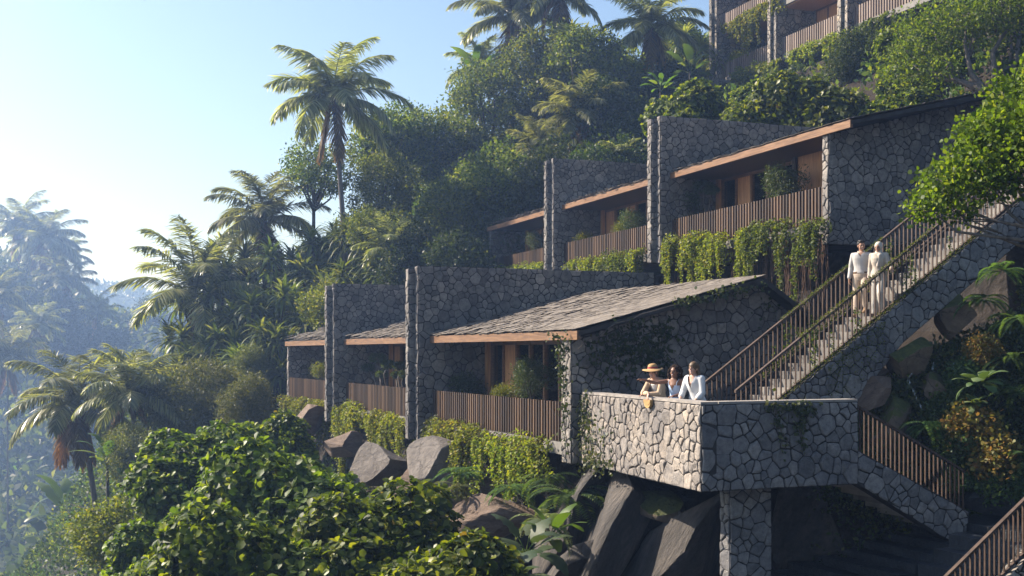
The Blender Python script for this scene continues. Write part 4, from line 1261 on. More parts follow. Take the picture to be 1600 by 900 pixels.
def crown_plant(name, label, cat, proto, px, ptop, depth, scale=1.0, rz=0, group=None, squash=1.0, minh=0.0):
    """tree or bush whose crown top shows at pixel (px, ptop); its trunk reaches down to the ground there"""
    p = at(px, ptop, depth)
    g = gz(p.x, p.y)
    rzc = proto['rz'] * scale * squash
    cz = p.z - rzc * .98
    cz = max(cz, g + rzc * .3)
    root = empty(name, (p.x, p.y, g), rz)
    tag(root, label, cat, group)
    c = link('crown', proto['crown'], root, (0, 0, cz - g), rz, (scale, scale, scale * squash))
    if proto['limbs']: link('limbs', proto['limbs'], root, (0, 0, cz - g), rz, (scale, scale, scale * squash))
    th = cz - g - rzc * .95
    if th > .2: link('trunk', TR_STRAIGHT, root, (0, 0, -.1), rz, (.9 * scale, .9 * scale, th + .25))
    return root

def palm(label, proto, px, py, depth, scale, bend=0, rz=0, group='coconut palms', base=None):
    p = at(px, py, depth)
    bx, by = (p.x, p.y) if base is None else (at(base, py, depth).x, depth)
    g = gz(bx, by)
    root = empty('palm_tree', (bx, by, g))
    tag(root, label, 'palm tree', group)
    h = p.z - g + .3
    t = link('trunk', TR_PALM[bend], root, (0, 0, -.3))
    ben = (.05, -.07)[bend]
    # shear the trunk's own bend so that it ends under the crown
    dx = p.x - bx
    t.scale = (1, 1, h)
    if abs(dx) > .05 or True:
        me = TR_PALM[bend].copy(); 
        co = np.empty(len(me.vertices) * 3); me.vertices.foreach_get('co', co); co = co.reshape(-1, 3)
        tt = np.clip(co[:, 2], 0, 1) ** 1.6
        co[:, 0] += tt * (dx - ben); co[:, 1] += np.clip(co[:, 2], 0, 1) ** 2 * (-ben * .4)
        me.vertices.foreach_set('co', co.ravel()); t.data = me
    link('crown', P_PALM[proto], root, (dx, 0, p.z - g), rz, (scale * 1.12,) * 3)
    return root

# coconut palms
palm('tall coconut palm rising alone against the sky on a slim leaning trunk', 0, 520, 152, 62, 1.05, 1, .4, base=541)
palm('coconut palm with upright fronds among the screw pines, second one below the tall palm', 1, 414, 345, 66, 1.0, 0, 1.1)
palm('coconut palm with long fronds sweeping out over the valley beside the screw pines', 3, 305, 462, 62, 1.2, 1, 2.2)
palm('coconut palm with hanging orange dead fronds standing over the hazy valley', 2, 122, 628, 58, 1.0, 0, .3, base=158)
palm('coconut palm with green fronds beside the one with orange dead fronds', 1, 205, 618, 55, .8, 0, 2.9, base=225)
palm('coconut palm with pale grey fronds at the hill crest above the olive trees', 1, 800, 25, 76, 1.1, 0, 1.9)
palm('coconut palm low on the crest behind the torn banana leaf', 3, 752, 108, 78, .75, 1, .6)
palm('coconut palm with orange lower fronds beside the top block', 2, 1018, 42, 72, .95, 1, 2.0, base=1045)
palm('coconut palm with dry orange fronds on the crest next to the pale grey one', 2, 872, -10, 74, .9, 0, .9)
palm('shaded coconut palm deep among the dark trees above the middle villas', 2, 905, 178, 66, .8, 1, 2.6)

palm('dark low palm beside the farthest middle fin wall', 3, 838, 232, 64, .55, 1, 1.0)
palm('low palm in shade behind the tallest fin wall', 1, 975, 262, 58, .5, 0, .3)
palm('low palm in the dark hollow above the far double fin', 3, 610, 392, 58, .55, 1, 1.9)
# mixed broadleaf trees on the hillside
TREES = [
 (P_OPEN[0], 'airy tree with open branches against the sky behind the tall palm trunk', 490, 222, 66, 1.0, 0.5),
 (P_OPEN[0], 'thin crowned tree with sky showing through beside the tall palm', 598, 168, 70, 1.1, 2.1),
 (P_TREE[0], 'olive green tree whose top meets the sky next to the tall palm', 640, 158, 70, 1.05, 1.0),
 (P_TREE[1], 'round olive tree on the skyline between the tall palm and the crest', 705, 172, 72, 1.1, 2.2),
 (P_TREE[2], 'tall olive tree on the crest under the torn banana leaf', 770, 92, 74, 1.2, .7),
 (P_TREE[0], 'broad olive tree below the pale grey palm', 845, 38, 72, 1.2, 3.0),
 (P_TREE[1], 'olive tree standing between the two crest palms with orange fronds', 925, 30, 70, 1.2, 4.0),
 (P_TREE[2], 'sunlit olive tree in the middle of the slope above the lower villas', 690, 270, 60, 1.0, 5.1),
 (P_TREE[0], 'olive tree with a lit left side beside the farthest middle villa', 760, 225, 62, 1.1, 2.7),
 (P_TREE[2], 'olive tree right behind the slim trunk of the tall palm', 592, 232, 65, .8, 4.4),
 (P_TREE[1], 'olive tree leaning over the pandanus slope under the tall palm', 600, 318, 60, .75, 1.7),
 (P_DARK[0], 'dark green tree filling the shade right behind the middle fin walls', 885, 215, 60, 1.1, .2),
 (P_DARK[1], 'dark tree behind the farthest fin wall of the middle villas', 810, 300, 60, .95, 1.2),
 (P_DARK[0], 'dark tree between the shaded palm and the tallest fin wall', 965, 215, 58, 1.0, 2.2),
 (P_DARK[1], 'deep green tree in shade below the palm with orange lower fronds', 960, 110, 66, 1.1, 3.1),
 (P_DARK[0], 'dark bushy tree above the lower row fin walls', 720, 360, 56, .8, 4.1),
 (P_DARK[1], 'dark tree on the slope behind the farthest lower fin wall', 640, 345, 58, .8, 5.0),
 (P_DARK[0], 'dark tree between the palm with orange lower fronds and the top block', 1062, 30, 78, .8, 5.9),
 (P_OPEN[0], 'bushy tree among the screw pines below the tall palm', 560, 330, 63, .8, 1.5),
 (P_TREE[0], 'low olive tree filling the slope above the end lower villa', 430, 480, 60, .55, .5),
 (P_TREE[1], 'low olive tree at the foot of the screw pines beside the valley', 300, 600, 57, .5, 1.5),
 (P_DARK[1], 'added dark bush in place of the shadow under the middle balcony of the top block', 1345, 74, 55, .55, .9),  # dark leaves added to stand for the shadow at this spot
 (P_DARK[0], 'dark tree seen between the orange fronded palm and the banana plants', 1045, 95, 72, .9, 2.9),
 (P_YEL[0], 'yellow green leafy shrub beside the farthest lower fin wall', 510, 432, 56, .95, 0),
 (P_YEL[0], 'small rounded yellowish tree low on the slope above the hazy valley', 185, 765, 36, .9, 2.0),
 (P_DARK[1], 'dark bush under the sweeping palm at the edge of the slope', 235, 560, 60, .6, 2.0),
]
for pr_, lab, px, pt, d, sc, rz in TREES:
    cat = 'shrub' if 'shrub' in lab or 'bush under' in lab or 'bush in' in lab else 'tree'
    crown_plant('broadleaf_tree' if cat == 'tree' else 'shrub', lab, cat, pr_, px, pt, d, sc, rz, 'broadleaf trees on the slope')

# feathery bushes at the end of the lower row
for k, (lab, px, pt, d, sc) in enumerate([
 ('pale feathery bush on the slope left of the lower villas', 330, 560, 54, 1.05),
 ('feathery olive bush closest to the end balcony of the lower villas', 385, 585, 50, .8),
 ('large soft feathery bush beside the palm with orange dead fronds', 270, 590, 56, 1.1),
 ('small feathery bush below the screw pines', 395, 540, 56, .7),
 ('feathery bush hanging over the valley edge', 215, 660, 52, .9)]):
    crown_plant('feathery_bush', lab, 'bush', P_FEATH[k % 2], px, pt, d, sc, k * 1.3, 'feathery bushes')

# glossy big-leaf shrubs
for k, (lab, px, pt, d, sc) in enumerate([
 ('glossy big leaved shrub highest in the row below the boulders', 300, 662, 30, .95),
 ('glossy shrub reaching up to the brown boulder of the end balcony', 425, 640, 34, .85),
 ('large glossy shrub in front of the tilted grey slab', 455, 688, 26, 1.15),
 ('large glossy shrub spreading below the grey slab boulders', 590, 758, 22, 1.0),
 ('bright glossy shrub lowest of all beside the split leaf plant', 700, 826, 19.5, .95),
 ('dark glossy shrub at the bottom edge under the large ones', 400, 790, 21, 1.0),
 ('glossy shrub at the bottom edge below the yellowish tree', 270, 800, 27, .95),
 ]):
    crown_plant('glossy_shrub', lab, 'shrub', P_SHRUB[k % 3], px, pt, d, sc, k * 1.1, 'glossy big leaved shrubs')
for k, (lab, px, pt, d, sc) in enumerate([
 ('glossy shrub over the tallest middle fin wall, left of the pair there', 1088, 128, 50, 1.35),
 ('wide glossy shrub over the long orange fascia under the top block', 1262, 118, 46, 1.3),
 ('glossy shrub with large bright leaves right of the top block balcony vines', 1432, 32, 47, 1.0),
 ('glossy shrub sitting low between the two wide ones above the middle roof', 1170, 156, 47, .9),
 ('glossy shrub at the foot of the middle fin of the top block', 1205, 112, 52, .9),
 ('glossy shrub behind the grey branched tree', 1400, 138, 44, .8)]):
    crown_plant('glossy_shrub', lab, 'shrub', P_SHRUB[(k + 1) % 3], px, pt, d, sc, k * 1.7 + .5, 'glossy big leaved shrubs')

# screw pines
PANS = [(345, 432, 62, 1.0), (415, 430, 60, 1.05), (365, 378, 66, 1.0), (462, 375, 64, 1.0), (430, 360, 68, 1.0), (520, 350, 64, .95), (590, 335, 62, .95),
        (655, 325, 62, .9), (300, 500, 62, .95), (455, 470, 58, .9), (265, 545, 60, .85), (1085, 40, 76, 1.0), (1110, 75, 74, .9), (890, 32, 72, 1.0), (500, 400, 62, .9), (560, 395, 60, .9), (380, 490, 60, 1.0)]
PLAB = ['big screw pine with pale drooping blades beside the sweeping palm', 'big screw pine with arching blades lit from behind, just below the upright palm', 'screw pine just under the crown of the upright palm',
 'screw pine between the upright palm and the tall palm trunk', 'screw pine right beside the upright palm', 'screw pine beside the foot of the tall palm', 'yellowish screw pine right of the tall palm foot',
 'screw pine in half shade above the farthest lower fin', 'screw pine at the valley edge under the sweeping palm', 'screw pine behind the yellow green shrub of the lower fin', 'small screw pine hanging at the valley edge over the feathery bushes',
 'screw pine in shade beside the top block fin', 'screw pine below the shaded one at the top block', 'pale screw pine on the crest under the orange fronded palm', 'screw pine in the shade between tall palm and yellow green shrub', 'screw pine deep in shade under the tall palm', 'screw pine with dark lower blades above the feathery bushes']
for k, ((px, pt, d, sc), lab) in enumerate(zip(PANS, PLAB)):
    bl, sm = P_PAN[k % 3]
    p = at(px, pt, d); sc *= 1.4; H = (1.9, 2.2, 1.6)[k % 3] * sc + .75 * sc
    root = empty('screw_pine', (p.x, p.y, p.z - H), k * 1.9)
    tag(root, lab, 'screw pine', 'screw pines on the slope')
    link('blades', bl, root, scale=(sc,) * 3); link('stems', sm, root, scale=(sc, sc, sc))
    g = gz(p.x, p.y); 
    if p.z - H - g > .3:
        t = link('trunk', TR_STRAIGHT, root, (0, 0, -(p.z - H - g) - .1), 0, (.6, .6, p.z - H - g + .3))

MORE = [(330, 400, 64, 1.1), (475, 425, 61, 1.0), (395, 520, 58, 1.0), (545, 330, 66, 1.0), (620, 365, 60, .95), (690, 345, 60, .9), (445, 520, 57, .85), (310, 560, 58, .8), (385, 455, 63, 1.1), (500, 375, 66, 1.0), (350, 520, 60, 1.0)]
MLAB = ['screw pine leaning out beside the crown of the sweeping palm', 'screw pine in the thick of the slope between upright palm and lower fins', 'low screw pine over the pale feathery bushes', 'screw pine half hidden by the tall palm trunk', 'screw pine with yellow blades in the shade above the far double fin', 'screw pine under the dark trees above the near double fin', 'screw pine closest to the roof of the end lower villa', 'small screw pine among the feathery bushes at the valley edge', 'wide screw pine in the centre of the sunlit group', 'screw pine just left of the tall palm foot in the upper row of rosettes', 'screw pine in the lower sunlit row above the feathery bushes']
for k, ((px, pt, d, sc), lab) in enumerate(zip(MORE, MLAB)):
    sc *= 1.4; p = at(px, pt, d); H = (1.9, 2.2, 1.6)[k % 3] * sc + .75 * sc; bl, sm = P_PAN[k % 3]
    root = empty('screw_pine', (p.x, p.y, p.z - H), k * 2.3 + .7); tag(root, lab, 'screw pine', 'screw pines on the slope')
    link('blades', bl, root, scale=(sc,) * 3); link('stems', sm, root, scale=(sc, sc, sc))

# banana plants
BAN = [('banana plant with broad shiny leaves beside the top block fin', 1078, 112, 68, .75, 0, 'lf_banana'), ('banana plant with lit leaves over the tallest fin wall', 1032, 140, 60, .55, 1, 'lf_banana'),
       ('torn banana plant leaning out from the crest against the sky', 742, 118, 76, 1.1, 1, 'lf_banana'), ('banana plant with wide hazy leaves on the valley floor', 42, 815, 110, 2.0, 0, 'lf_banana'),
       ('smaller hazy banana plant up the valley from the wide one', 25, 735, 120, 1.8, 1, 'lf_banana'), ('banana plant with drooping leaves under the palm with orange fronds', 168, 720, 52, .8, 1, 'lf_banana'),
       ('hazy banana plant at the valley bottom beside the yellowish tree', 105, 880, 90, 1.6, 0, 'lf_banana')]
for k, (lab, px, py, d, sc, pr_, mt) in enumerate(BAN):
    p = at(px, py, d); g = gz(p.x, p.y)
    if d > 80:                          # valley floor: stand where the line of sight meets the ground
        while d < 400 and p.z - 1.0 * sc > g:
            d += 1.0; p = at(px, py, d); g = gz(p.x, p.y)
        p.z = g + 1.0
    root = empty('banana_plant', (p.x, p.y, min(g, p.z - .3)), k * 1.37)
    tag(root, lab, 'banana plant', 'banana plants')
    lv, sk = P_BAN[pr_]
    link('leaves', lv, root, (0, 0, p.z - root.location.z), 0, (sc,) * 3); link('stalks', sk, root, (0, 0, p.z - root.location.z), 0, (sc,) * 3)
    h = p.z - root.location.z
    link('stem', TR_STRAIGHT, root, (0, 0, -.1), 0, (.8 * sc, .8 * sc, h + .1))

# ------------------------------------------------------------------ undergrowth: stuff
def scatter_clumps(name, pts, mats, leaf, per, rad, seed, T=LEAF1, up=.8):
    rng = np.random.RandomState(seed)
    P = np.repeat(pts, per, 0)
    d = sph(rng, len(P)); d[:, 2] = np.abs(d[:, 2])
    rr = np.repeat(rad * (.6 + .8 * rng.rand(len(pts))), per)
    P = P + d * (rr * (.55 + .5 * rng.rand(len(P))))[:, None] * np.array([1, 1, .85])
    D = d * .6 + rng.normal(size=d.shape) * .7 + np.array([0, 0, .15])
    mi = np.repeat(rng.choice(len(mats), len(pts)), per)
    V, Fq = put(T, P, frames(D, rng, (0, 0, up)), leaf * (.6 + .8 * rng.rand(len(P))))
    return link(name, np_mesh(name, V, Fq, mats, np.repeat(mi, len(T[1]))))
def ground_pts(n, w0, w1, v0, v1, rng, test=None, lift=.1):
    w = rng.uniform(w0, w1, n); v = rng.uniform(v0, v1, n)
    if test is not None:
        k = test(w, v); w, v = w[k], v[k]
    x, y = xy(w, v)
    return np.stack([x, y, ground(x, y) + lift], -1)
rngU = np.random.RandomState(9)
def free(w, v):
    low = (w > 9.6) & (w < 17.6) & (v < 54.5) & (v > 19)
    upp = (w > 18.6) & (w < 28.5) & (v < 57) & (v > 21)
    top = (w > 37.0) & (w < 47) & (v > 40) & (v < 68)
    bank = (v < 23.5) & (w > 9)
    return ~(low | upp | top | bank)
up_ = np.concatenate([ground_pts(1700, 24, 60, 26, 92, rngU, free), ground_pts(2600, -14, 30, 53, 92, rngU, free), ground_pts(900, -14, 9.6, 20, 54, rngU, free)])
tag(scatter_clumps('undergrowth', up_, [M['lf_dark'], M['lf_olive'], M['lf_dark'], M['lf_fern']], .26, 60, .95, 21), 'mixed low green undergrowth covering the slope between the trees', 'undergrowth', kind='stuff')

rngC = np.random.RandomState(19)
cp_ = np.concatenate([ground_pts(420, 6.5, 11.6, 24.5, 53, rngC, None, .0), ground_pts(170, 17, 21, 25, 54, rngC, None, -.1)])
tag(scatter_clumps('ground_cover', cp_, [M['lf_fern'], M['lf_dark'], M['lf_ivy']], .15, 40, .42, 72), 'dark leafy ground cover growing between the boulders below the villas', 'ground cover', kind='stuff')
# far wooded hill across the valley: individual palms and trees on its crest, the rest one mass
def far_pts(n, seed):
    rng = np.random.RandomState(seed)
    X = rng.uniform(-250, -10, n); Y = rng.uniform(120, 440, n)
    px = HX + F_PX * X / Y
    k = (px > -160) & (px < 480)
    X, Y = X[k], Y[k]
    return np.stack([X, Y, ground(X, Y) + 1.5], -1)
fp = far_pts(4200, 4)
tag(scatter_clumps('far_woods', fp, [M['lf_dark'], M['lf_olive'], M['lf_dark']], 1.5, 30, 3.2, 31), 'hazy woods covering the far side of the valley', 'woods', kind='stuff')
fm = np.random.RandomState(8)
Xm = fm.uniform(-420, 120, 2600); Ym = fm.uniform(420, 720, 2600)
pxm = HX + F_PX * Xm / Ym; km = (pxm > 60) & (pxm < 520)
pm = np.stack([Xm[km], Ym[km], ground(Xm[km], Ym[km]) + 1], -1)
tag(scatter_clumps('mountain_woods', pm, [M['lf_dark'], M['lf_dark']], 2.6, 26, 6.0, 33), 'pale blue woods on the distant mountain', 'woods', kind='stuff')
FAR = [('hazy palm highest at the frame edge on the far hill', 30, 352, 262, 2.42, 0), ('dense hazy palm just below the highest one on the far hill', 72, 372, 255, 2.52, 2), ('hazy palm leaning at the outer edge of the far hill crown', 98, 400, 265, 1.89, 1),
       ('hazy palm with spreading fronds halfway down the far hill crest', 102, 442, 248, 2.10, 0), ('smallest hazy palm at the lower end of the far hill crest', 152, 490, 255, 1.58, 3), ('hazy palm with pale fronds low on the far hill slope', 12, 556, 172, 1.78, 0),
       ('hazy palm behind the dense one on the far hill', 52, 395, 276, 2.31, 1), ('pale hazy palm in front of the far hill trees', -5, 470, 207, 1.78, 3), ('hazy palm in the gap below the far hill crest', 60, 505, 228, 1.68, 2)]
for k, (lab, px, py, d, sc, pr_) in enumerate(FAR):
    palm(lab, pr_, px, py, d, sc, k % 2, k * .9, 'hazy palms on the far hill')
FT = [('dark hazy tree under the dense palm of the far hill', 45, 425, 251, 3.38), ('hazy tree filling the edge of the far hill below the palms', 5, 400, 255, 3.90), ('hazy tree left of the spreading palm on the far hill', 75, 450, 246, 2.86),
      ('hazy round tree down the far hill crest beside the smallest palm', 128, 492, 254, 2.47), ('hazy tree at the end of the far hill crest', 170, 508, 262, 2.08), ('hazy tree beyond the far hill foot under the sweeping palm', 225, 512, 317, 2.86), ('low hazy tree beyond the far hill closest to the slope', 265, 505, 331, 3.12)]
for k, (lab, px, pt, d, sc) in enumerate(FT):
    crown_plant('broadleaf_tree', lab, 'tree', P_DARK[k % 2], px, pt, d, sc, k, 'hazy trees on the far hill')

# ------------------------------------------------------------------ trees with visible limbs at the right
def lobed_tree(name, label, lobes, base, leaf, n, mat, T=ROUND, bark='bark', r0=.12, seed=1, spray=4, cat='tree', extra=()):
    rng = np.random.RandomState(seed)
    c = np.array([at(a, b_, d) for a, b_, d, r in lobes]); rr = np.array([r / F_PX * d for a, b_, d, r in lobes])
    bp = at(*base)
    root = empty(name, bp); tag(root, label, cat)
    k = rng.choice(len(c), n // spray, p=rr ** 2 / (rr ** 2).sum())
    d = sph(rng, len(k))
    P = c[k] + d * (rr[k] * (.35 + .72 * rng.rand(len(k)) ** .6))[:, None] * np.array([1, 1, .8])
    h = np.sin(P @ np.array([9.1, 5.3, 7.7])) + np.sin(P @ np.array([-6.7, 8.1, 10.9]))
    keep = ~((h > .6) & (rng.rand(len(P)) < .8)); P, d = P[keep], d[keep]
    P2 = np.repeat(P, spray, 0) + rng.normal(size=(len(P) * spray, 3)) * leaf * 1.1
    D = np.repeat(d, spray, 0) * .5 + rng.normal(size=P2.shape) * .8 + np.array([0, 0, .35])
    V, Fq = put(T, P2 - np.array(bp), frames(D, rng, (0, 0, 1.0)), leaf * (.6 + .7 * rng.rand(len(P2))))
    link('crown', np_mesh('crown', V, Fq, M[mat]), root)
    b = MB()
    for ci, r in zip(c, rr):
        e = Vector(ci) - bp
        mid = e * .5 + Vector(rng.normal(size=3)) * e.length * .08 - Vector((0, 0, e.length * .06))
        rb = r0 * rng.uniform(.6, 1.0)
        pts = [Vector((0, 0, 0)), mid * .5 + Vector(rng.normal(size=3)) * .04 * e.length, mid, mid.lerp(e, .55) + Vector(rng.normal(size=3)) * .04 * e.length, e]
        b.tube(pts, [rb, rb * .8, rb * .6, rb * .42, rb * .15], 7)
        for q in range(4):
            s = mid.lerp(e, rng.uniform(.2, .95)); t = e + Vector(sph(rng, 1)[0]) * r * .8
            b.tube([s, s.lerp(t, .5) + Vector(rng.normal(size=3)) * .1 * r, t], [rb * .3, rb * .2, rb * .06], 5)
    for p, q, r in extra:
        b.tube([at(*x) - bp for x in p], [r * (1 - .6 * i / (len(p) - 1)) for i in range(len(p))], 7)
    b.build('limbs', M[bark], root, uv=False, smooth=True)
    g = gz(bp.x, bp.y)
    if bp.z - g > .2:
        link('trunk', TR_STRAIGHT, root, (0, 0, g - bp.z - .1), 0, (r0 / .1, r0 / .1, bp.z - g + .25))
    return root
lobed_tree('broadleaf_tree', 'bright small leaved tree reaching over the top of the long staircase',
           [(1475, 292, 17.5, 42), (1448, 322, 17.3, 30), (1520, 258, 17.5, 52), (1560, 215, 17.6, 55), (1595, 160, 17.6, 60), (1600, 250, 17.2, 62), (1550, 290, 17.2, 36), (1640, 200, 17, 70), (1535, 210, 17.9, 40), (1660, 110, 17.4, 60), (1500, 330, 17.2, 20)],
           (1720, 395, 16.8), .068, 15000, 'lf_bright', r0=.06, seed=5, bark='bark')
lobed_tree('broadleaf_tree', 'tree with bare grey forking branches behind the middle villa roof',
           [(1425, 100, 42, 48), (1460, 50, 42, 60), (1510, 30, 41, 50), (1560, 20, 41, 55), (1600, 50, 41, 32), (1470, 112, 41, 34), (1590, 0, 41, 50)],
           (1555, 160, 40), .13, 15000, 'lf_bright', r0=.17, seed=6, bark='bark', T=LEAF1)

# ------------------------------------------------------------------ hanging vines
def vine(name, label, line, seed, mat='lf_vine', leaf=.085, dens=95, bulge=.3, group='hanging vines', stems=True, ragged=.5, per_m=40, top=.14):
    """strands hang from a line of (px, top y, bottom y, depth)"""
    rng = np.random.RandomState(seed)
    ln = np.array(line, float)
    A = [at(r[0], r[1], r[3]) for r in ln]
    seg = np.cumsum([0] + [(A[i + 1] - A[i]).length for i in range(len(A) - 1)])
    pos, dirs = [], []
    b = MB()
    out = Vector((-.92, -.5, 0)).normalized()
    def pt(s):
        r = [np.interp(s, seg, ln[:, k]) for k in range(4)]
        return at(r[0], r[1], r[3]), (r[2] - r[1]) / F_PX * r[3]
    def leafy(p, sp):
        pos.append((p.x + rng.normal() * sp, p.y + rng.normal() * sp, p.z + rng.normal() * sp))
        dirs.append((out.x * .6 + rng.normal() * .6, out.y * .6 + rng.normal() * .6, -.35 + rng.normal() * .5))
    tot = seg[-1]
    # uneven mounds spilling over the edge
    for i in range(int(tot * 2.6) + 2):
        p, L_ = pt(rng.rand() * tot)
        r_ = rng.uniform(.12, .36) * (.6 + bulge)
        c = p + out * bulge * rng.uniform(.1, .8) + Vector((0, 0, rng.uniform(-.85, .12) * min(1.2, L_)))
        for k in range(int(r_ * r_ * 900 * per_m / 46) + 12):
            d = sph(rng, 1)[0]; rr = r_ * rng.uniform(.6, 1.05)
            leafy(c + Vector((d[0] * rr, d[1] * rr, d[2] * rr * .8)), .02)
    # tassels of trailing strands with bare gaps between
    for i in range(int(tot * 7) + 3):
        s0 = rng.rand() * tot
        mk = .5 + .5 * math.sin(s0 * 2.1 + seed) * math.sin(s0 * .83 + seed * 1.7)
        if rng.rand() > .55 + mk: continue
        p0, L_ = pt(s0)
        L_ *= .65 + .9 * mk
        lng = L_ * rng.choice([.4, .7, 1.0, 1.35, 1.8], p=[.2, .28, .27, .17, .08]) * rng.uniform(.85, 1.25)
        o0 = bulge * rng.uniform(.3, 1.1)
        for j in range(rng.randint(3, 9)):
            q0 = pt(float(np.clip(s0 + rng.normal() * .08, 0, tot)))[0]
            Ls = lng * rng.uniform(.45, 1.05); o = o0 * rng.uniform(.8, 1.2)
            m = max(5, int(Ls * 7)); pts = []; x = y = 0
            z0 = rng.uniform(-.1, 1) * top
            for k in range(m + 1):
                t = k / m; x += rng.normal() * .012; y += rng.normal() * .012
                pts.append(q0 + out * o * min(1, t * 3.5) ** .6 + Vector((x, y, z0 * (1 - min(1, t * 4)) - Ls * max(0, t - .06))))
            if stems: b.tube(pts, .005, 4)
            for k in range(int(max(Ls, .2) * per_m)):
                t = (rng.rand() ** .85) * m; ai = int(min(t, m - 1)); f = t - ai
                leafy(pts[ai].lerp(pts[ai + 1], f), .02 + .012 * (1 - t / m))
    pos = np.array(pos); dirs = np.array(dirs)
    base = A[0]
    root = empty(name, base); tag(root, label, 'vine', group)
    mats = mat if isinstance(mat, (list, tuple)) else [mat]
    V, Fq = put(LEAF1, pos - np.array(base), frames(dirs, rng, (-.5, -.3, .8)), leaf * np.stack([1.15 * np.ones(len(pos)), np.ones(len(pos)), np.ones(len(pos))], -1) * (.6 + .8 * rng.rand(len(pos)))[:, None])
    link('foliage', np_mesh('foliage', V, Fq, M[mats[0]]), root)
    if len(b.v) > 200:
        for i, v in enumerate(b.v): b.v[i] = (v[0] - base.x, v[1] - base.y, v[2] - base.z)
        b.build('hanging_stems', M['root'], root, uv=False)
    return root
dL = lambda px: 27 * 865 / (px - 10) - .25
dU = lambda px: 32 * 1187 / (px - 108) - .25
dT = lambda px: 62 * 1210 / (px - 90) - .3
VG = 'vines hanging from the balconies'
for lab, pts, D_, mt, bl in [
 ('yellow green vine curtain under the end balcony of the lower villas', [(447, 622, 660), (480, 626, 680), (508, 630, 675), (520, 648, 680)], dL, 'lf_vine', .3),
 ('bushy yellow green vine right of the far double fin of the lower villas', [(530, 634, 690), (552, 634, 692), (578, 642, 680)], dL, 'lf_vine', .4),
 ('yellow green vine with one long strand below the middle lower balcony', [(582, 644, 690), (610, 650, 712), (640, 660, 715)], dL, 'lf_vine', .35),
 ('dark green vine beside the near double fin of the lower villas', [(655, 655, 712), (690, 655, 720)], dL, 'lf_ivy', .25),
 ('thick yellow green vine mound on the near lower balcony edge', [(688, 662, 735), (720, 662, 752), (755, 672, 758)], dL, 'lf_vine', .55),
 ('long trailing vine strands under the near lower balcony slats', [(758, 678, 760), (795, 686, 765), (835, 694, 790), (848, 700, 790)], dL, 'lf_vine', .4),
 ('yellowish vine tuft hanging beside the ivy covered pier', [(838, 690, 735), (868, 688, 750)], dL, 'lf_vine', .35),
 ('thin vine fringe under the farthest balcony of the middle villas', [(772, 420, 428), (850, 412, 428)], dU, 'lf_vine', .2),
 ('bushy vine along the second balcony of the middle villas', [(897, 408, 430), (950, 402, 432), (1008, 392, 436)], dU, 'lf_vine', .45),
 ('dark green vine tumbling onto the lower fin wall end', [(955, 402, 430), (1010, 390, 450)], dU, 'lf_vine_green', .5),
 ('leafy vine clump right of the tallest double fin', [(1042, 378, 425), (1070, 372, 430), (1100, 368, 418)], dU, 'lf_vine', .45),
 ('vine swags hanging under the slats of the near middle balcony', [(1100, 370, 418), (1140, 366, 430), (1178, 362, 428)], dU, 'lf_vine', .35),
 ('longest dense vine curtain with bare roots under the near middle balcony', [(1178, 352, 425), (1220, 348, 450), (1262, 348, 445), (1297, 347, 400)], dU, 'lf_vine_green', .45),
 ('vine fringe below the left balcony of the top block', [(1150, 114, 138), (1190, 102, 134), (1222, 92, 120)], dT, 'lf_vine', .4),
 ('dense vine under the middle balcony of the top block', [(1238, 82, 100), (1290, 62, 90), (1330, 46, 78)], dT, 'lf_vine', .4),
 ('vine under the right balcony of the top block', [(1342, 44, 64), (1375, 28, 52), (1400, 16, 50)], dT, 'lf_vine_green', .4),
 ('pale vine trailing from the upper storey slab of the top block', [(1136, 40, 62), (1165, 22, 60), (1200, 4, 28), (1225, -8, 16)], dT, 'lf_vine', .3)]:
    far = D_ is dT
    vine('hanging_vine', lab, [(a, b_, c_, D_(a)) for a, b_, c_ in pts], hash(lab) % 9973 if False else sum(map(ord, lab)) % 9973, mt, leaf=.12 if far else .075, bulge=bl, group=VG, per_m=30 if far else 46)

# bare brown roots under the longest vine
rngR = np.random.RandomState(14); b = MB()
for i in range(190):
    px = rngR.uniform(1185, 1294) if i < 110 else rngR.uniform(1045, 1290); d = dU(px) + .3
    p = at(px, 372, d); L_ = rngR.uniform(.5, 2.0)
    b.tube([p, p + Vector((rngR.normal() * .04, 0, -L_ * .5)), p + Vector((rngR.normal() * .06, 0, -L_))], [.012, .009, .004], 4)
tag(b.build('hanging_roots', M['root'], uv=False), 'bare brown aerial roots dangling behind the longest vine curtain', 'roots')

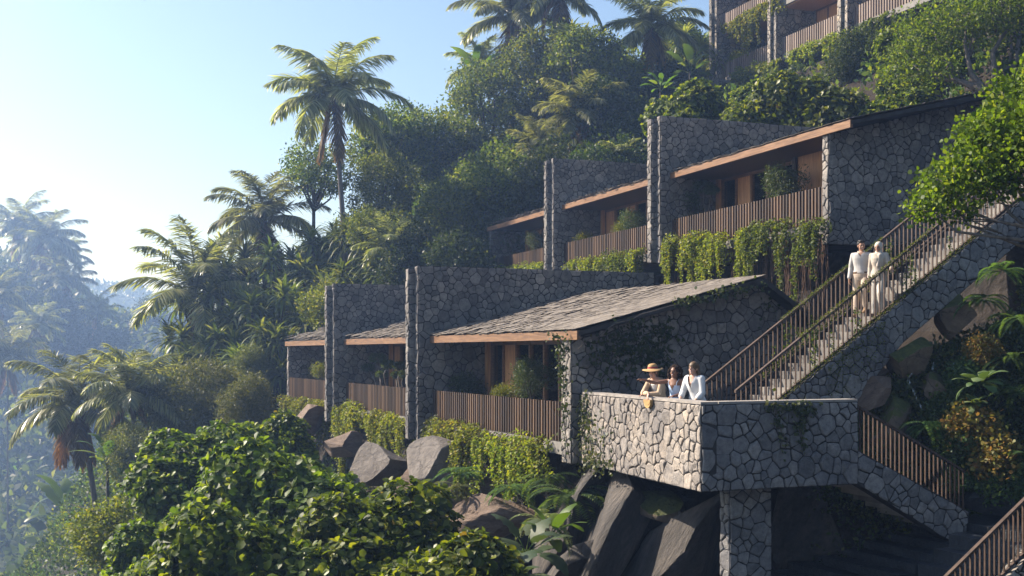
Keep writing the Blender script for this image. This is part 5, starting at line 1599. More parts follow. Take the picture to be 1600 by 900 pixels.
# ------------------------------------------------------------------ ivy on walls
def hit(px, py, p0, nrm):
    d = Vector(((px - HX) / F_PX, 1, -(py - HY) / F_PX))
    t = Vector(p0).dot(nrm) / d.dot(nrm)
    return d * t
def ivy(label, plane, blobs, seed, mat='lf_ivy', leaf=.085, stems=(), name='wall_ivy', group=None, cat='ivy'):
    """leaves on a wall plane: blobs are (px, py, sx, sy, count)"""
    rng = np.random.RandomState(seed)
    p0, nrm = plane; nrm = Vector(nrm).normalized()
    pos = []
    for px, py, sx, sy, n in blobs:
        for i in range(n):
            q = hit(px + rng.normal() * sx, py + rng.normal() * sy, p0, nrm) + nrm * rng.uniform(.01, .09)
            pos.append(q)
    pos = np.array(pos)
    base = Vector(pos.mean(0))
    D = rng.normal(size=pos.shape) * .6 + np.array([0, 0, -.7]) + np.array(nrm) * .4
    V, Fq = put(LEAF1, pos - np.array(base), frames(D, rng, tuple(nrm * 1.5)), leaf * np.array([[1.35, 1, 1]]) * (.55 + .8 * rng.rand(len(pos)))[:, None])
    root = empty(name, base); tag(root, label, cat, group)
    link('foliage', np_mesh('foliage', V, Fq, M[mat]), root)
    if stems:
        b = MB()
        for s in stems:
            pts = [hit(x, y, p0, nrm) + nrm * .02 - base for x, y in s]
            fine = []
            for a, c in zip(pts, pts[1:]):
                for t in (0, .33, .66): fine.append(a.lerp(c, t) + Vector(rng.normal(size=3)) * .03)
            fine.append(pts[-1])
            b.tube(fine, .011, 5)
        b.build('creeping_stems', M['bark'], root, uv=False, smooth=True)
    return root
nEnd = Vector((math.sin(LT), -math.cos(LT), 0))
plEnd = (LO + nEnd * .01, nEnd)
dab = (PB - PA).normalized(); nL = Vector((-dab.y, dab.x, 0))
if nL.x > 0: nL = -nL
plL = (PA + nL * .005, nL)
dac = (PC - PA).normalized(); nR = Vector((dac.y, -dac.x, 0))
plR = (PA + nR * .005, nR)
plFac = (LO + Vector((-math.cos(LT), -math.sin(LT), 0)) * .1, Vector((-math.cos(LT), -math.sin(LT), 0)))
ivy('silvery ivy climbing the left end of the pale terrace parapet', plL, [(918, 640, 5, 16, 110), (922, 680, 9, 22, 170), (930, 720, 12, 9, 150), (940, 690, 10, 18, 60), (905, 665, 6, 22, 70), (952, 728, 8, 6, 40)], 41, 'lf_ivy', stems=[[(915, 625), (921, 670), (930, 730)], [(908, 640), (903, 690), (922, 728)]])
ivy('ivy strand climbing the front pier up to the eave', (LO + nEnd * .0 + Vector((-.05, -.09, 0)), plFac[1] + nEnd), [(880, 540, 7, 8, 60), (879, 570, 4, 14, 60), (882, 610, 5, 20, 60), (884, 660, 4, 22, 40), (872, 525, 10, 4, 40)], 42, 'lf_ivy', leaf=.08, stems=[[(886, 715), (882, 650), (880, 590), (878, 530), (862, 519)], [(880, 560), (890, 520), (897, 512)]])
ivy('dark ivy patch spreading over the shaded end wall behind the women', plEnd, [(985, 525, 22, 14, 240), (1010, 545, 22, 18, 240), (965, 560, 18, 22, 150), (940, 545, 16, 16, 90), (1040, 520, 14, 12, 70), (1030, 570, 14, 14, 70)], 43, 'lf_dark', leaf=.1, stems=[[(905, 590), (940, 555), (985, 530), (1040, 515)]])
ivy('ivy creeping along the sloping roof edge of the near lower villa', (LO + nEnd * .48, nEnd), [(1085, 468, 14, 4, 70), (1120, 460, 12, 5, 70), (1150, 450, 12, 4, 50), (1065, 474, 8, 4, 30), (1190, 445, 8, 5, 20), (990, 500, 12, 3, 12)], 44, 'lf_ivy', leaf=.09, stems=[[(905, 545), (950, 515), (1000, 492), (1070, 472), (1150, 450)]])
ivy('ivy tuft hanging over the shaded terrace parapet beside the staircase foot', plR, [(1210, 634, 10, 4, 60), (1247, 634, 12, 5, 90), (1250, 660, 6, 14, 90), (1214, 655, 4, 14, 50), (1222, 690, 3, 10, 20), (1262, 640, 8, 4, 40), (1252, 690, 3, 8, 20)], 45, 'lf_ivy', leaf=.075, stems=[[(1205, 630), (1216, 660), (1226, 700)], [(1245, 632), (1252, 700)]])
ivy('thin bare creeper on the right half of the shaded gable wall', plEnd, [(1200, 480, 10, 14, 40), (1220, 510, 8, 10, 30), (1195, 530, 8, 8, 20)], 46, 'lf_dark', leaf=.08, stems=[[(1190, 440), (1200, 470), (1222, 500), (1235, 515)], [(1180, 560), (1200, 520), (1214, 480)]])

# moss and creepers on the long staircase
def stair_moss(label, yv, x0, x1, zoff, n, seed, name='moss_strip', mat='moss', leafmat='lf_vine_green', drop=0, spread=.05, cat='moss'):
    rng = np.random.RandomState(seed)
    base = stair_pt(x0, yv, zoff)
    x = rng.uniform(x0, x1, n)
    pos = np.array([stair_pt(a, yv + rng.normal() * spread, zoff + rng.normal() * .02 - drop * rng.rand() ** 2) for a in x])
    V, Fq = put(LEAF1, pos - np.array(base), frames(rng.normal(size=pos.shape) + np.array([0, -.3, -.2]), rng, (0, -.3, 1)), .036 * (.6 + .8 * rng.rand(n)))
    root = empty(name, base); tag(root, label, cat, 'moss and creepers on the long staircase')
    link('foliage', np_mesh('foliage', V, Fq, M[leafmat]), root)
    return root
stair_moss('mossy growth covering the near handrail of the long staircase', .12, 1.6, 5.2, 1.17, 1500, 51, spread=.03)
stair_moss('mossy growth covering the far handrail of the long staircase', SW - .12, 2.2, 5.0, 1.17, 1300, 52, spread=.03)
stair_moss('mossy fringe along the foot of the near railing bars', .08, 1.0, 6.4, .25, 2400, 53, spread=.07)
stair_moss('mossy fringe along the foot of the far railing bars', SW - .2, 1.6, 5.6, .3, 1900, 54, spread=.09)
stair_moss('moss patch hanging down the stone side of the long staircase', -.02, 2.2, 3.7, .1, 1700, 55, drop=.85, spread=.02)
def bar_creepers(label, yv, xs, seed):
    rng = np.random.RandomState(seed); base = stair_pt(xs[0], yv, .3); P = []
    for x in xs:
        hh = rng.uniform(.4, .85)
        for i in range(int(80 * hh)): P.append(stair_pt(x + rng.normal() * .02, yv + rng.normal() * .02, .28 + rng.rand() * hh))
    P = np.array(P)
    V, Fq = put(LEAF1, P - np.array(base), frames(rng.normal(size=P.shape) + np.array([0, -.5, -.2]), rng, (0, -1, .5)), .06 * (.6 + .8 * rng.rand(len(P))))
    root = empty('railing_creeper', base); tag(root, label, 'creeper', 'moss and creepers on the long staircase')
    link('foliage', np_mesh('foliage', V, Fq, M['lf_vine_green']), root)
bar_creepers('green creepers twining up the near railing bars of the long staircase', .1, [1.9, 2.0, 2.4, 3.0, 3.12, 4.35, 4.5, 4.62, 5.6], 61)
bar_creepers('green creepers twining up the far railing bars behind the couple', SW - .14, [2.0, 2.3, 2.42, 2.6, 3.0, 4.9, 5.1, 5.2], 62)

# ------------------------------------------------------------------ ferns, split-leaf plants, bank planting
def small_plant(name, label, cat, me, px, py, d, sc, rz=0, group=None, part='foliage', stem=None):
    p = at(px, py, d)
    root = empty(name, p, rz); tag(root, label, cat, group)
    link(part, me, root, scale=(sc,) * 3)
    if stem: link('stalks', stem, root, scale=(sc,) * 3)
    return root
FG = 'ferns'
for k, (lab, px, py, d, sc, me) in enumerate([
 ('pale fern draped over the rocks right of the grey slab', 715, 762, 28.6, .85, P_FERNP[0]),
 ('yellowish fern above the pale one under the long vine strands', 722, 742, 29.2, .8, P_FERN[0]),
 ('small fern between the glossy shrubs and the streaked rock', 668, 790, 27.0, .6, P_FERN[1]),
 ('big dark fern in shade under the front pier', 888, 778, 26.0, 1.25, P_FERN[0]),
 ('pale long fern arching above the split leaf plant', 848, 815, 24.6, 1.0, P_FERNP[0]),
 ('fern hanging in the shade of the near vines', 800, 765, 27.6, .8, P_FERN[1]),
 ('dark fern directly below the terrace parapet ivy', 855, 750, 27.0, .9, P_FERN[1]),
 ('large dark fern highest on the bank below the staircase top', 1565, 425, 25.4, .75, P_FERN[0]),
 ('dark fern on the bank right of the mossy boulder', 1590, 500, 24.8, .75, P_FERN[1]),
 ('dark fern on the bank beside the orange leaved plant', 1590, 615, 24.2, .7, P_FERN[0]),
 ('feathery dark fern behind the rusty railing of the lower flight', 1452, 668, 24.2, .75, P_FERN[1]),
 ('dark fern between the hosta and the frame edge', 1580, 560, 24.6, .7, P_FERN[1]),
 ('fern at the foot of the bank above the black boulder', 1600, 720, 23.4, .8, P_FERN[0]),
 ('fern beside the wedge boulder under the staircase', 1535, 470, 25.6, .8, P_FERN[1])]):
    small_plant('fern', lab, 'fern', me, px, py, d, sc, k * 1.1, FG, 'fronds')
mon = banana(181, 12, .8, M['lf_grey'], w=.36, stalk=.5, elr=(1.2, .0), torn=.45)
small_plant('split_leaf_plant', 'split leaf plant with broad silvery leaves at the edge of the dark rock', 'plant', mon[0], 822, 868, 23.0, .9, .5, None, 'leaves', mon[1])
small_plant('split_leaf_plant', 'lower split leaf plant with shiny leaves beside the lowest glossy shrub', 'plant', mon[0], 800, 905, 22.0, .8, 2.1, None, 'leaves', mon[1])
ban2 = banana(184, 9, .75, M['lf_banana'], w=.2, stalk=.35, elr=(1.25, .3), torn=.1)
small_plant('broad_leaf_plant', 'bright upright leafed plant between the pale fern and the split leaf plant', 'plant', ban2[0], 862, 838, 23.6, .9, .3, None, 'leaves', ban2[1])
hos = banana(182, 18, .55, M['lf_hosta'], w=.3, stalk=.45, elr=(1.1, -.1), torn=.0)
small_plant('hosta_plant', 'hosta with large pale oval leaves on the shaded bank', 'plant', hos[0], 1532, 600, 24.2, .8, 0, None, 'leaves', hos[1])
small_plant('hosta_plant', 'smaller darker hosta just under the large pale one', 'plant', hos[0], 1522, 632, 24.0, .5, 1.0, None, 'leaves', hos[1])
P_ORA = small_leaf_tree(191, (.62, .5, .55), 2600, .085, M['lf_orange'], 14, .42, T=ROUND, limb=False)
P_GRN = small_leaf_tree(192, (.7, .6, .5), 2600, .08, M['lf_fern'], 14, .42, T=ROUND, limb=False)
for k, (lab, px, py, d, sc, pr_) in enumerate([
 ('orange leaved shrub glowing in a sun patch on the bank', 1522, 672, 24.0, .95, P_ORA), ('orange and yellow shrub lower on the bank above the black boulder', 1558, 712, 23.7, .95, P_ORA),
 ('sparse orange leaved plant higher up beside the mossy boulder', 1535, 545, 25.0, .6, P_ORA),
 ('green round leaved bush behind the lower railing on the bank', 1490, 705, 24.0, .8, P_GRN), ('green round leaved bush at the foot of the bank', 1560, 762, 23.6, .8, P_GRN),
 ('green leafy bush between the trickle and the hosta', 1500, 590, 25.1, .7, P_GRN), ('green leafy bush below the wedge boulder', 1480, 640, 24.7, .7, P_GRN), ('green leafy bush at the end of the lower railing', 1500, 745, 23.8, .6, P_GRN)]):
    p = at(px, py, d); root = empty('small_shrub', p, k); tag(root, lab, 'shrub', 'small shrubs on the bank'); link('crown', pr_['crown'], root, scale=(sc,) * 3)
# low ground cover over the bank
rngB = np.random.RandomState(12)
bp_ = np.concatenate([ground_pts(2400, 15.4, 26, 15.5, 20.7, rngB, None, .05), ground_pts(1900, 15.2, 25, 18.9, 20.75, rngB, None, .12)])
tag(scatter_clumps('ground_cover', bp_, [M['lf_fern'], M['lf_vine_green'], M['lf_ivy'], M['lf_grey']], .1, 44, .4, 71), 'low leafy ground cover over the shaded bank beside the stairs', 'ground cover', kind='stuff')

# ------------------------------------------------------------------ balcony plants
def pot_plant(label, origin, th, yloc, px, pytop, proto, sc, zfl, squash=1.0, trunk=True):
    u = Vector((math.cos(th), math.sin(th), 0))
    p = hit(px, pytop, origin + u * yloc, u)
    base = Vector((p.x, p.y, zfl + origin.z))
    root = empty('potted_plant', base); tag(root, label, 'potted plant', 'balcony plants')
    rz_ = proto['rz'] * sc * squash
    h = p.z - base.z - rz_
    link('crown', proto['crown'], root, (0, 0, h), px * .7, (sc, sc, sc * squash))
    link('limbs', proto['limbs'], root, (0, 0, h), px * .7, (sc, sc, sc * squash))
    if h - rz_ > .1: link('trunk', TR_STRAIGHT, root, (0, 0, .2), 0, (.22, .22, max(.05, h - rz_ * .9 - .2)))
    b = MB()
    prof = [(.16, 0), (.24, .32), (.26, .34), (.26, .38), (.22, .38), (.2, .3)]
    k = 14
    vs = [(r * math.cos(2 * math.pi * j / k), r * math.sin(2 * math.pi * j / k), z) for r, z in prof for j in range(k)]
    fs = [(i * k + j, i * k + (j + 1) % k, (i + 1) * k + (j + 1) % k, (i + 1) * k + j) for i in range(len(prof) - 1) for j in range(k)]
    fs += [tuple(range(k))[::-1], tuple((len(prof) - 1) * k + j for j in range(k))]
    b.add(vs, fs); b.build('pot', M['concrete'], root, uv=False)
    return root
for a in [
 ('large grey green bush leaning on the near lower balcony rail', LO, LT, .7, 830, 552, P_POT[0], 1.0, -2.05),
 ('low yellowish tuft beside the large bush on the near lower balcony', LO, LT, .5, 789, 600, P_POT[2], .8, -2.05),
 ('dark bush against the stone recess of the near lower balcony', LO, LT, 1.0, 733, 583, P_POT[1], 1.0, -2.05),
 ('pale tuft at the fin end of the farthest lower balcony', LO, LT, .6, 503, 565, P_POT[2], 1.1, -2.05),
 ('dark bush filling the farthest lower balcony', LO, LT, 1.0, 482, 550, P_POT[1], 1.3, -2.05),
 ('large round bush before the glass of the near middle balcony', UO, UT, .7, 1224, 250, P_POT[0], 1.15, 3.5),
 ('dark bush in the corner of the near middle balcony', UO, UT, .8, 1076, 300, P_POT[1], 1.1, 3.5),
 ('dark bush at the near end of the second middle balcony', UO, UT, .7, 990, 322, P_POT[0], 1.0, 3.5),
 ('small yellowish tuft beside the dark bush of the second middle balcony', UO, UT, .5, 972, 345, P_POT[2], .9, 3.5),
 ('spiky pale plant at the fin end of the second middle balcony', UO, UT, .6, 912, 362, P_POT[2], 1.0, 3.5),
 ('grey bush on the farthest middle balcony', UO, UT, .7, 838, 358, P_POT[0], .9, 3.5),
 ('pale plant tuft at the left balcony of the top block', TO, TT, .7, 1155, 78, P_POT[2], 1.8, 16.6),
 ('small dark plant behind the left railing of the top block', TO, TT, 1.0, 1190, 62, P_POT[1], 1.2, 16.6)]:
    pot_plant(*a)

def bonsai(label, origin, th, yloc, pads, foot, zfl, seed):
    rng = np.random.RandomState(seed)
    u = Vector((math.cos(th), math.sin(th), 0)); pl = (origin + u * yloc, u)
    f = hit(foot, 600, *pl); base = Vector((f.x, f.y, zfl))
    root = empty('bonsai_tree', base); tag(root, label, 'small tree', 'balcony plants')
    b = MB(); P = []; Dd = []
    for px, py, r in pads:
        c = hit(px, py, *pl) - base; dep = c.length; r_ = r / F_PX * (hit(px, py, *pl).y)
        b.tube([Vector((0, 0, .25)), Vector((c.x * .2, c.y * .2, c.z * .4)) + Vector(rng.normal(size=3)) * .06, Vector((c.x * .6, c.y * .6, c.z * .72)) + Vector(rng.normal(size=3)) * .06, c], [.05, .042, .03, .012], 7)
        n = 900
        d = sph(rng, n); P.append(np.array(c) + d * (r_ * (.5 + .5 * rng.rand(n)))[:, None] * np.array([1, 1, .5])); Dd.append(d + np.array([0, 0, .6]))
    P = np.concatenate(P); Dd = np.concatenate(Dd) + rng.normal(size=P.shape) * .5
    V, Fq = put((LEAF1[0] * np.array([.4, 1.2, 1]), LEAF1[1]), P, frames(Dd, rng, (0, 0, 1)), .075 * (.6 + .8 * rng.rand(len(P))))
    link('crown', np_mesh('crown', V, Fq, M['lf_grey']), root)
    b.build('trunk', M['bark'], root, uv=False, smooth=True)
    b = MB(); b.box(-.35, .35, -.25, .25, 0, .28); b.build('pot', M['concrete'], root, uv=False)
bonsai('pale trunked bonsai with flat foliage pads on the middle lower balcony', LO, LT, .8, [(590, 560, 14), (575, 575, 10), (607, 570, 11), (596, 585, 8)], 596, -2.05, 5)
bonsai('smaller bonsai beside the near double fin of the middle lower balcony', LO, LT, .8, [(624, 572, 10), (632, 585, 9), (618, 586, 6)], 628, -2.05, 6)
bonsai('flat topped bonsai against the stone of the near middle balcony', UO, UT, 1.0, [(1098, 292, 17), (1112, 298, 11), (1084, 300, 8)], 1100, 3.5, 7)
bonsai('flat topped dark bonsai in the left balcony of the top block', TO, TT, 1.0, [(1178, 66, 10), (1170, 70, 6)], 1176, 16.6, 8)

# ------------------------------------------------------------------ people
def tcap(a, b_, ra, rb, n=12, k=5):
    a, b_ = Vector(a), Vector(b_); d = b_ - a; L_ = max(d.length, 1e-5); d = d / L_
    u = d.orthogonal().normalized(); w = d.cross(u)
    rings = []
    for i in range(k): 
        t = (i + .3) / k * math.pi / 2; rings.append((a - d * ra * math.cos(t), ra * math.sin(t)))
    rings += [(a, ra), (a.lerp(b_, .5), (ra + rb) / 2), (b_, rb)]
    for i in range(k)[::-1]:
        t = (i + .3) / k * math.pi / 2; rings.append((b_ + d * rb * math.cos(t), rb * math.sin(t)))
    return ring_mesh([[c + (u * math.cos(2 * math.pi * j / n) + w * math.sin(2 * math.pi * j / n)) * r for j in range(n)] for c, r in rings])
def ring_mesh(rings):
    n = len(rings[0]); vs = [p for r in rings for p in r]
    fs = [(i * n + j, i * n + (j + 1) % n, (i + 1) * n + (j + 1) % n, (i + 1) * n + j) for i in range(len(rings) - 1) for j in range(n)]
    fs += [tuple(range(n))[::-1], tuple((len(rings) - 1) * n + j for j in range(n))]
    return vs, fs
def ell(c, r, rot=None, n=16):
    c = Vector(c); rings = []
    for i in range(1, 12):
        t = math.pi * i / 12
        ring = []
        for j in range(n):
            a = 2 * math.pi * j / n
            p = Vector((r[0] * math.sin(t) * math.cos(a), r[1] * math.sin(t) * math.sin(a), -r[2] * math.cos(t)))
            ring.append(c + (rot @ p if rot is not None else p))
        rings.append(ring)
    return ring_mesh(rings)
def loft(secs, n=20):
    """secs: (center, rx, ry) horizontal ellipses bottom to top"""
    rings = []
    for c, rx, ry in secs:
        c = Vector(c)
        rings.append([c + Vector((rx * math.cos(2 * math.pi * j / n), ry * math.sin(2 * math.pi * j / n), 0)) for j in range(n)])
    return ring_mesh(rings)
def fuse(name, shapes, mats, parent, voxel=.007, smooth=3, classify=None, fold=0.0, seed=0):
    """overlapping closed shapes -> ONE continuous remeshed surface"""
    b = MB()
    for vs, fs in shapes: b.add(vs, fs)
    o = b.build(name, mats, None, uv=False)
    md = o.modifiers.new('r', 'REMESH'); md.mode = 'VOXEL'; md.voxel_size = voxel; md.adaptivity = 0
    sm = o.modifiers.new('s', 'SMOOTH'); sm.iterations = smooth; sm.factor = .5
    dg = bpy.context.evaluated_depsgraph_get(); dg.update()
    me = bpy.data.meshes.new_from_object(o.evaluated_get(dg))
    old = o.data; bpy.data.objects.remove(o); bpy.data.meshes.remove(old)
    me.name = name
    me.materials.clear()
    for m in (mats if isinstance(mats, (list, tuple)) else [mats]): me.materials.append(m)
    if fold:
        rng = np.random.RandomState(seed); co = np.empty(len(me.vertices) * 3); no = np.empty_like(co)
        me.vertices.foreach_get('co', co); me.vertices.foreach_get('normal', no)
        co = co.reshape(-1, 3); no = no.reshape(-1, 3); d = 0
        for f in (14, 23, 37):
            a = sph(rng, 1)[0] * np.array([1, 1, .45]) * f; d = d + np.sin(co @ a + 1.5 * np.sin(co[:, 2] * 9 + rng.rand() * 6) + rng.rand() * 6) * 14 / f
        me.vertices.foreach_set('co', (co + no * (d * fold / 2)[:, None]).ravel())
    if classify:
        mi = [classify(p.center) for p in me.polygons]
        me.polygons.foreach_set('material_index', mi)
    me.polygons.foreach_set('use_smooth', [True] * len(me.polygons))
    me.update()
    return link(name, me, parent)
def cloth(name, c, v=.12): 
    return noise_mat(name, [(.3, tuple(x * (1 - v) for x in c)), (.7, c)], (1, 1, 1), 6.0, rough=.85, bump=.15, bdist=.01, spec=.2)
def skin(name, c): 
    m = noise_mat(name, [(.3, tuple(x * .9 for x in c)), (.7, c)], (1, 1, 1), 8.0, rough=.5, bump=0, spec=.4)
    return m
LIP = cloth('lip', (.32, .1, .09)); TEETH = cloth('tooth_white', (.7, .68, .62)); EYE = cloth('dark_eye', (.02, .015, .012))
HAIR_DK = noise_mat('dark_brown_hair', [(.3, (.01, .006, .004)), (.7, (.035, .02, .013))], (6, 6, 1), 8.0, rough=.85, bump=.2, bdist=.01, spec=.1)
HAIR_BL = noise_mat('blond_hair', [(.3, (.05, .03, .015)), (.7, (.16, .1, .048))], (14, 14, 1), 6.0, rough=.5, bump=.4, bdist=.01)
HAIR_BK = noise_mat('black_hair', [(.3, (.008, .007, .007)), (.7, (.03, .025, .022))], (6, 6, 1), 8.0, rough=.5, bump=.3, bdist=.01)

def hand(wrist, direc, palm_n, curl=.5, side=1, spread=.12):
    """palm, four unequal bent fingers and a thumb leaving the side of the palm"""
    w = Vector(wrist); d = Vector(direc).normalized(); n = Vector(palm_n); n = (n - d * n.dot(d)).normalized(); s = d.cross(n) * side
    out = []
    rot = Matrix((s, d, n)).transposed()
    out.append(ell(w + d * .045, (.037, .052, .015), rot))
    for k, (off, ln) in enumerate(((.027, .066), (.009, .076), (-.009, .071), (-.026, .055))):
        p = w + d * .085 + s * off; dd = (d + s * (off * spread / .03)).normalized()
        q = dd
        for j, f in enumerate((.45, .32, .23)):
            a = curl * (.35 + .45 * j)
            q = (dd * math.cos(a) + n * math.sin(a)).normalized()
            e = p + q * ln * f * 1.15
            out.append(tcap(p, e, .0088 - .0008 * j, .0082 - .0008 * j, 8, 3)); p = e
    p = w + d * .03 + s * .03
    e = p + (d * .6 + s * .75 + n * .25).normalized() * .04; out.append(tcap(p, e, .0115, .0095, 8, 3))
    f = e + (d * .9 + s * .25 + n * .35 * (1 + curl)).normalized() * .03; out.append(tcap(e, f, .0095, .008, 8, 3))
    return out

def head_shapes(c, rot, nose=1.0):
    H = lambda x, y, z: Vector(c) + rot @ Vector((x, y, z))
    return [ell(H(0, -.012, .03), (.074, .092, .085), rot), ell(H(0, .012, -.03), (.058, .07, .085), rot), ell(H(0, .05, -.088), (.03, .028, .022), rot),
            tcap(H(0, .083, .012), H(0, .1, -.022), .008, .0125), ell(H(.016, .088, -.024), (.008, .008, .006), rot), ell(H(-.016, .088, -.024), (.008, .008, .006), rot),
            ell(H(.074, -.008, -.005), (.01, .02, .03), rot), ell(H(-.074, -.008, -.005), (.01, .02, .03), rot),
            ell(H(0, .076, -.055), (.022, .012, .011), rot), ell(H(.033, .066, .0), (.016, .016, .013), rot), ell(H(-.033, .066, .0), (.016, .016, .013), rot),
            ell(H(0, .068, .03), (.05, .018, .012), rot), ell(H(.036, .05, -.03), (.024, .026, .024), rot), ell(H(-.036, .05, -.03), (.024, .026, .024), rot)]
def face_class(c, rot, smile=True):
    inv = rot.transposed(); c = Vector(c)
    def f(p):
        q = inv @ (p - c)
        if q.y > .055:
            for s in (1, -1):
                dx, dz = q.x - s * .033, q.z - .001
                if (dx / .015) ** 2 + (dz / .0065) ** 2 < 1: return 3
                if abs(dx) < .021 and abs(q.z - .024 + abs(dx) * .15) < .0045: return 4
            if smile and (q.x / .021) ** 2 + ((q.z + .0555 - 6 * q.x * q.x) / .0055) ** 2 < 1: return 2
            if (q.x / .027) ** 2 + ((q.z + .056 - 6 * q.x * q.x) / .0115) ** 2 < 1: return 1
        return 0
    return f

def person(label, loc, f, sk, pose, hairmat, group=None, smile=True, sc=1.0):
    root = empty('person', loc, math.atan2(-f[0], f[1]))
    root.scale = (sc,) * 3
    tag(root, label, 'person', group)
    J = pose
    sh = []
    hd = Vector(J['head']); rot = J['hrot']
    nb = Vector(J['neck'])
    sh += head_shapes(hd, rot)
    sh.append(tcap(nb - Vector((0, 0, .03)), hd + rot @ Vector((0, -.02, -.06)), .052, .046))
    sh.append(loft(J['torso']))
    for s in 'LR':
        a, e, w = (Vector(J[k + s]) for k in ('sho', 'elb', 'wri'))
        sh.append(tcap(nb + (a - nb) * .35 - Vector((0, 0, .02)), a, .05, .048)); sh.append(tcap(a, e, .046, .034)); sh.append(tcap(e, a.lerp(e, .0) * 0 + e.lerp(w, .35), .036, .034)); sh.append(tcap(e.lerp(w, .35), w, .034, .023))
        sh += hand(w, J.get('hdir' + s, w - e), J.get('hn' + s, (0, .4, -1)), J.get('curl' + s, .5), J.get('hside' + s, 1 if s == 'L' else -1))
        h, k_, an = (Vector(J[q + s]) for q in ('hip', 'kne', 'ank'))
        sh.append(tcap(h, k_, .078, .052)); sh.append(tcap(k_, k_.lerp(an, .3), .052, .052)); sh.append(tcap(k_.lerp(an, .3), an, .052, .034))
        toe = an + Vector(J.get('toe' + s, (0, .15, -.045)))
        sh.append(tcap(an + Vector((0, -.02, -.035)), toe, .036, .028))
    body = fuse('body', sh, [sk, LIP, TEETH, EYE, hairmat], root, .0068, 2, face_class(hd, rot, smile))
    return root, J, hd, rot
def rotm(yaw, pitch=0, roll=0):
    return (Matrix.Rotation(yaw, 3, 'Z') @ Matrix.Rotation(pitch, 3, 'X') @ Matrix.Rotation(roll, 3, 'Y'))
def torso_secs(lean=0.0, w=1.0, y0=0.0, hip=.93, bust=0.02):
    """sections from crotch to shoulders, leaning forward by LEAN metres at the shoulders"""
    z = [(.80, .10, .085), (.88, .155, .105), (.96, .16, .105), (1.05, .128, .092), (1.12, .122, .09), (1.22, .138, .098 + bust), (1.30, .15, .1 + bust), (1.37, .15, .088), (1.42, .1, .07), (1.45, .06, .055)]
    return [((0, y0 + lean * max(0, (a - .95) / .45) ** 1.1, a), b_ * w, c_) for a, b_, c_ in z]
def off(secs, d, z0=-9, z1=9): return [(c, rx + d, ry + d) for c, rx, ry in secs if z0 <= c[2] <= z1]
def sleeve(J, s, r0, r1, frac=1.0):
    a, e, w = (Vector(J[k + s]) for k in ('sho', 'elb', 'wri'))
    nb = Vector(J['neck'])
    out = [tcap(nb + (a - nb) * .45 - Vector((0, 0, .02)), a, .056, r0), tcap(a, e, r0, r0 * .84)]
    out.append(tcap(e, e.lerp(w, frac), r0 * .84, r1))
    return out
def legs(J, ra, rb, rc, stop=.94):
    out = []
    for s in 'LR':
        h, k_, an = (Vector(J[q + s]) for q in ('hip', 'kne', 'ank'))
        out += [tcap(h, k_, ra, rb), tcap(k_, k_.lerp(an, stop), rb, rc)]
    return out
def shoes(root, J, mat):
    for s in 'LR':
        an = Vector(J['ank' + s]); toe = an + Vector(J.get('toe' + s, (0, .15, -.045)))
        fuse('shoe', [tcap(an + Vector((0, -.03, -.038)), toe + Vector((0, .01, 0)), .043, .036), tcap(an + Vector((0, -.02, -.01)), an + Vector((0, .05, -.03)), .04, .04)], mat, root, .008, 2)

def inward(t, d):
    p = PA.lerp(PB, t) - nL * (d + .3)
    return Vector((p.x, p.y, -1.95))
SK_L, SK_T, SK_B = skin('fair_skin', (.52, .3, .21)), skin('light_tan_skin', (.42, .23, .145)), skin('brown_skin', (.22, .105, .06))
G3 = 'women at the terrace parapet'

# woman with the straw hat, leaning on the coping
w1 = inward(.52, .26)
f1 = Vector((-.72, -.69, 0))
RW1 = Matrix.Rotation(math.atan2(-f1.x, f1.y), 3, 'Z')
bag_top = hit(1013, 623, PA + nL * .07, nL)
hl = RW1.transposed() @ (bag_top - w1)
hl.z += .1
print('hand local', hl)
J = dict(torso=torso_secs(.16, .95, -.1), neck=(0, .085, 1.41), head=(.0, .16, 1.535), hrot=rotm(.25, -.05, .05),
         shoL=(-.165, .06, 1.36), elbL=(-.2, .22, 1.12), wriL=(.02, .4, 1.105), shoR=(.165, .06, 1.36), elbR=(.2, .22, 1.12), wriR=tuple(hl),
         hdirL=(.8, .35, -.3), hdirR=(-.15, .5, -.8), hnL=(.1, .2, -1), hnR=(-.4, -.7, -.3), curlL=.7, curlR=.9,
         hipL=(-.085, -.1, .9), kneL=(-.09, -.06, .48), ankL=(-.09, -.12, .08), hipR=(.085, -.1, .9), kneR=(.09, -.04, .48), ankR=(.09, -.1, .08))
root, J, hd, rot = person('laughing woman in a straw hat and beige cardigan leaning her forearms on the parapet', w1, f1, SK_L, J, HAIR_BL, G3)
Hh = lambda x, y, z: hd + rot @ Vector((x, y, z))
fuse('white_top', [loft(off(J['torso'], .008, .9, 1.335))], cloth('white_top', (.72, .68, .64)), root, .01, 2)
vneck = lambda p: 1 if False else 0
cs = [loft(off(J['torso'], .022, .86, 1.44))]
for s in 'LR': cs += sleeve(J, s, .062, .042, .88)
def open_front(me_o, fn):
    bm = bmesh.new(); bm.from_mesh(me_o.data)
    bmesh.ops.delete(bm, geom=[x for x in bm.faces if fn(x.calc_center_median())], context='FACES'); bm.to_mesh(me_o.data); bm.free()
cg = fuse('cardigan', cs, cloth('beige_knit', (.5, .37, .25), .2), root, .011, 3, fold=.006, seed=1)
ty = lambda z: -.1 + .16 * max(0, (z - .95) / .45) ** 1.1
open_front(cg, lambda p: p.y > ty(p.z) + .03 and abs(p.x) < .025 + .09 * max(0, (p.z - 1.0) / .4) and p.z < 1.45)
open_front(cg, lambda p: p.z > 1.405 and (Vector((p.x, p.y)) - Vector((0, .08))).length < .075)
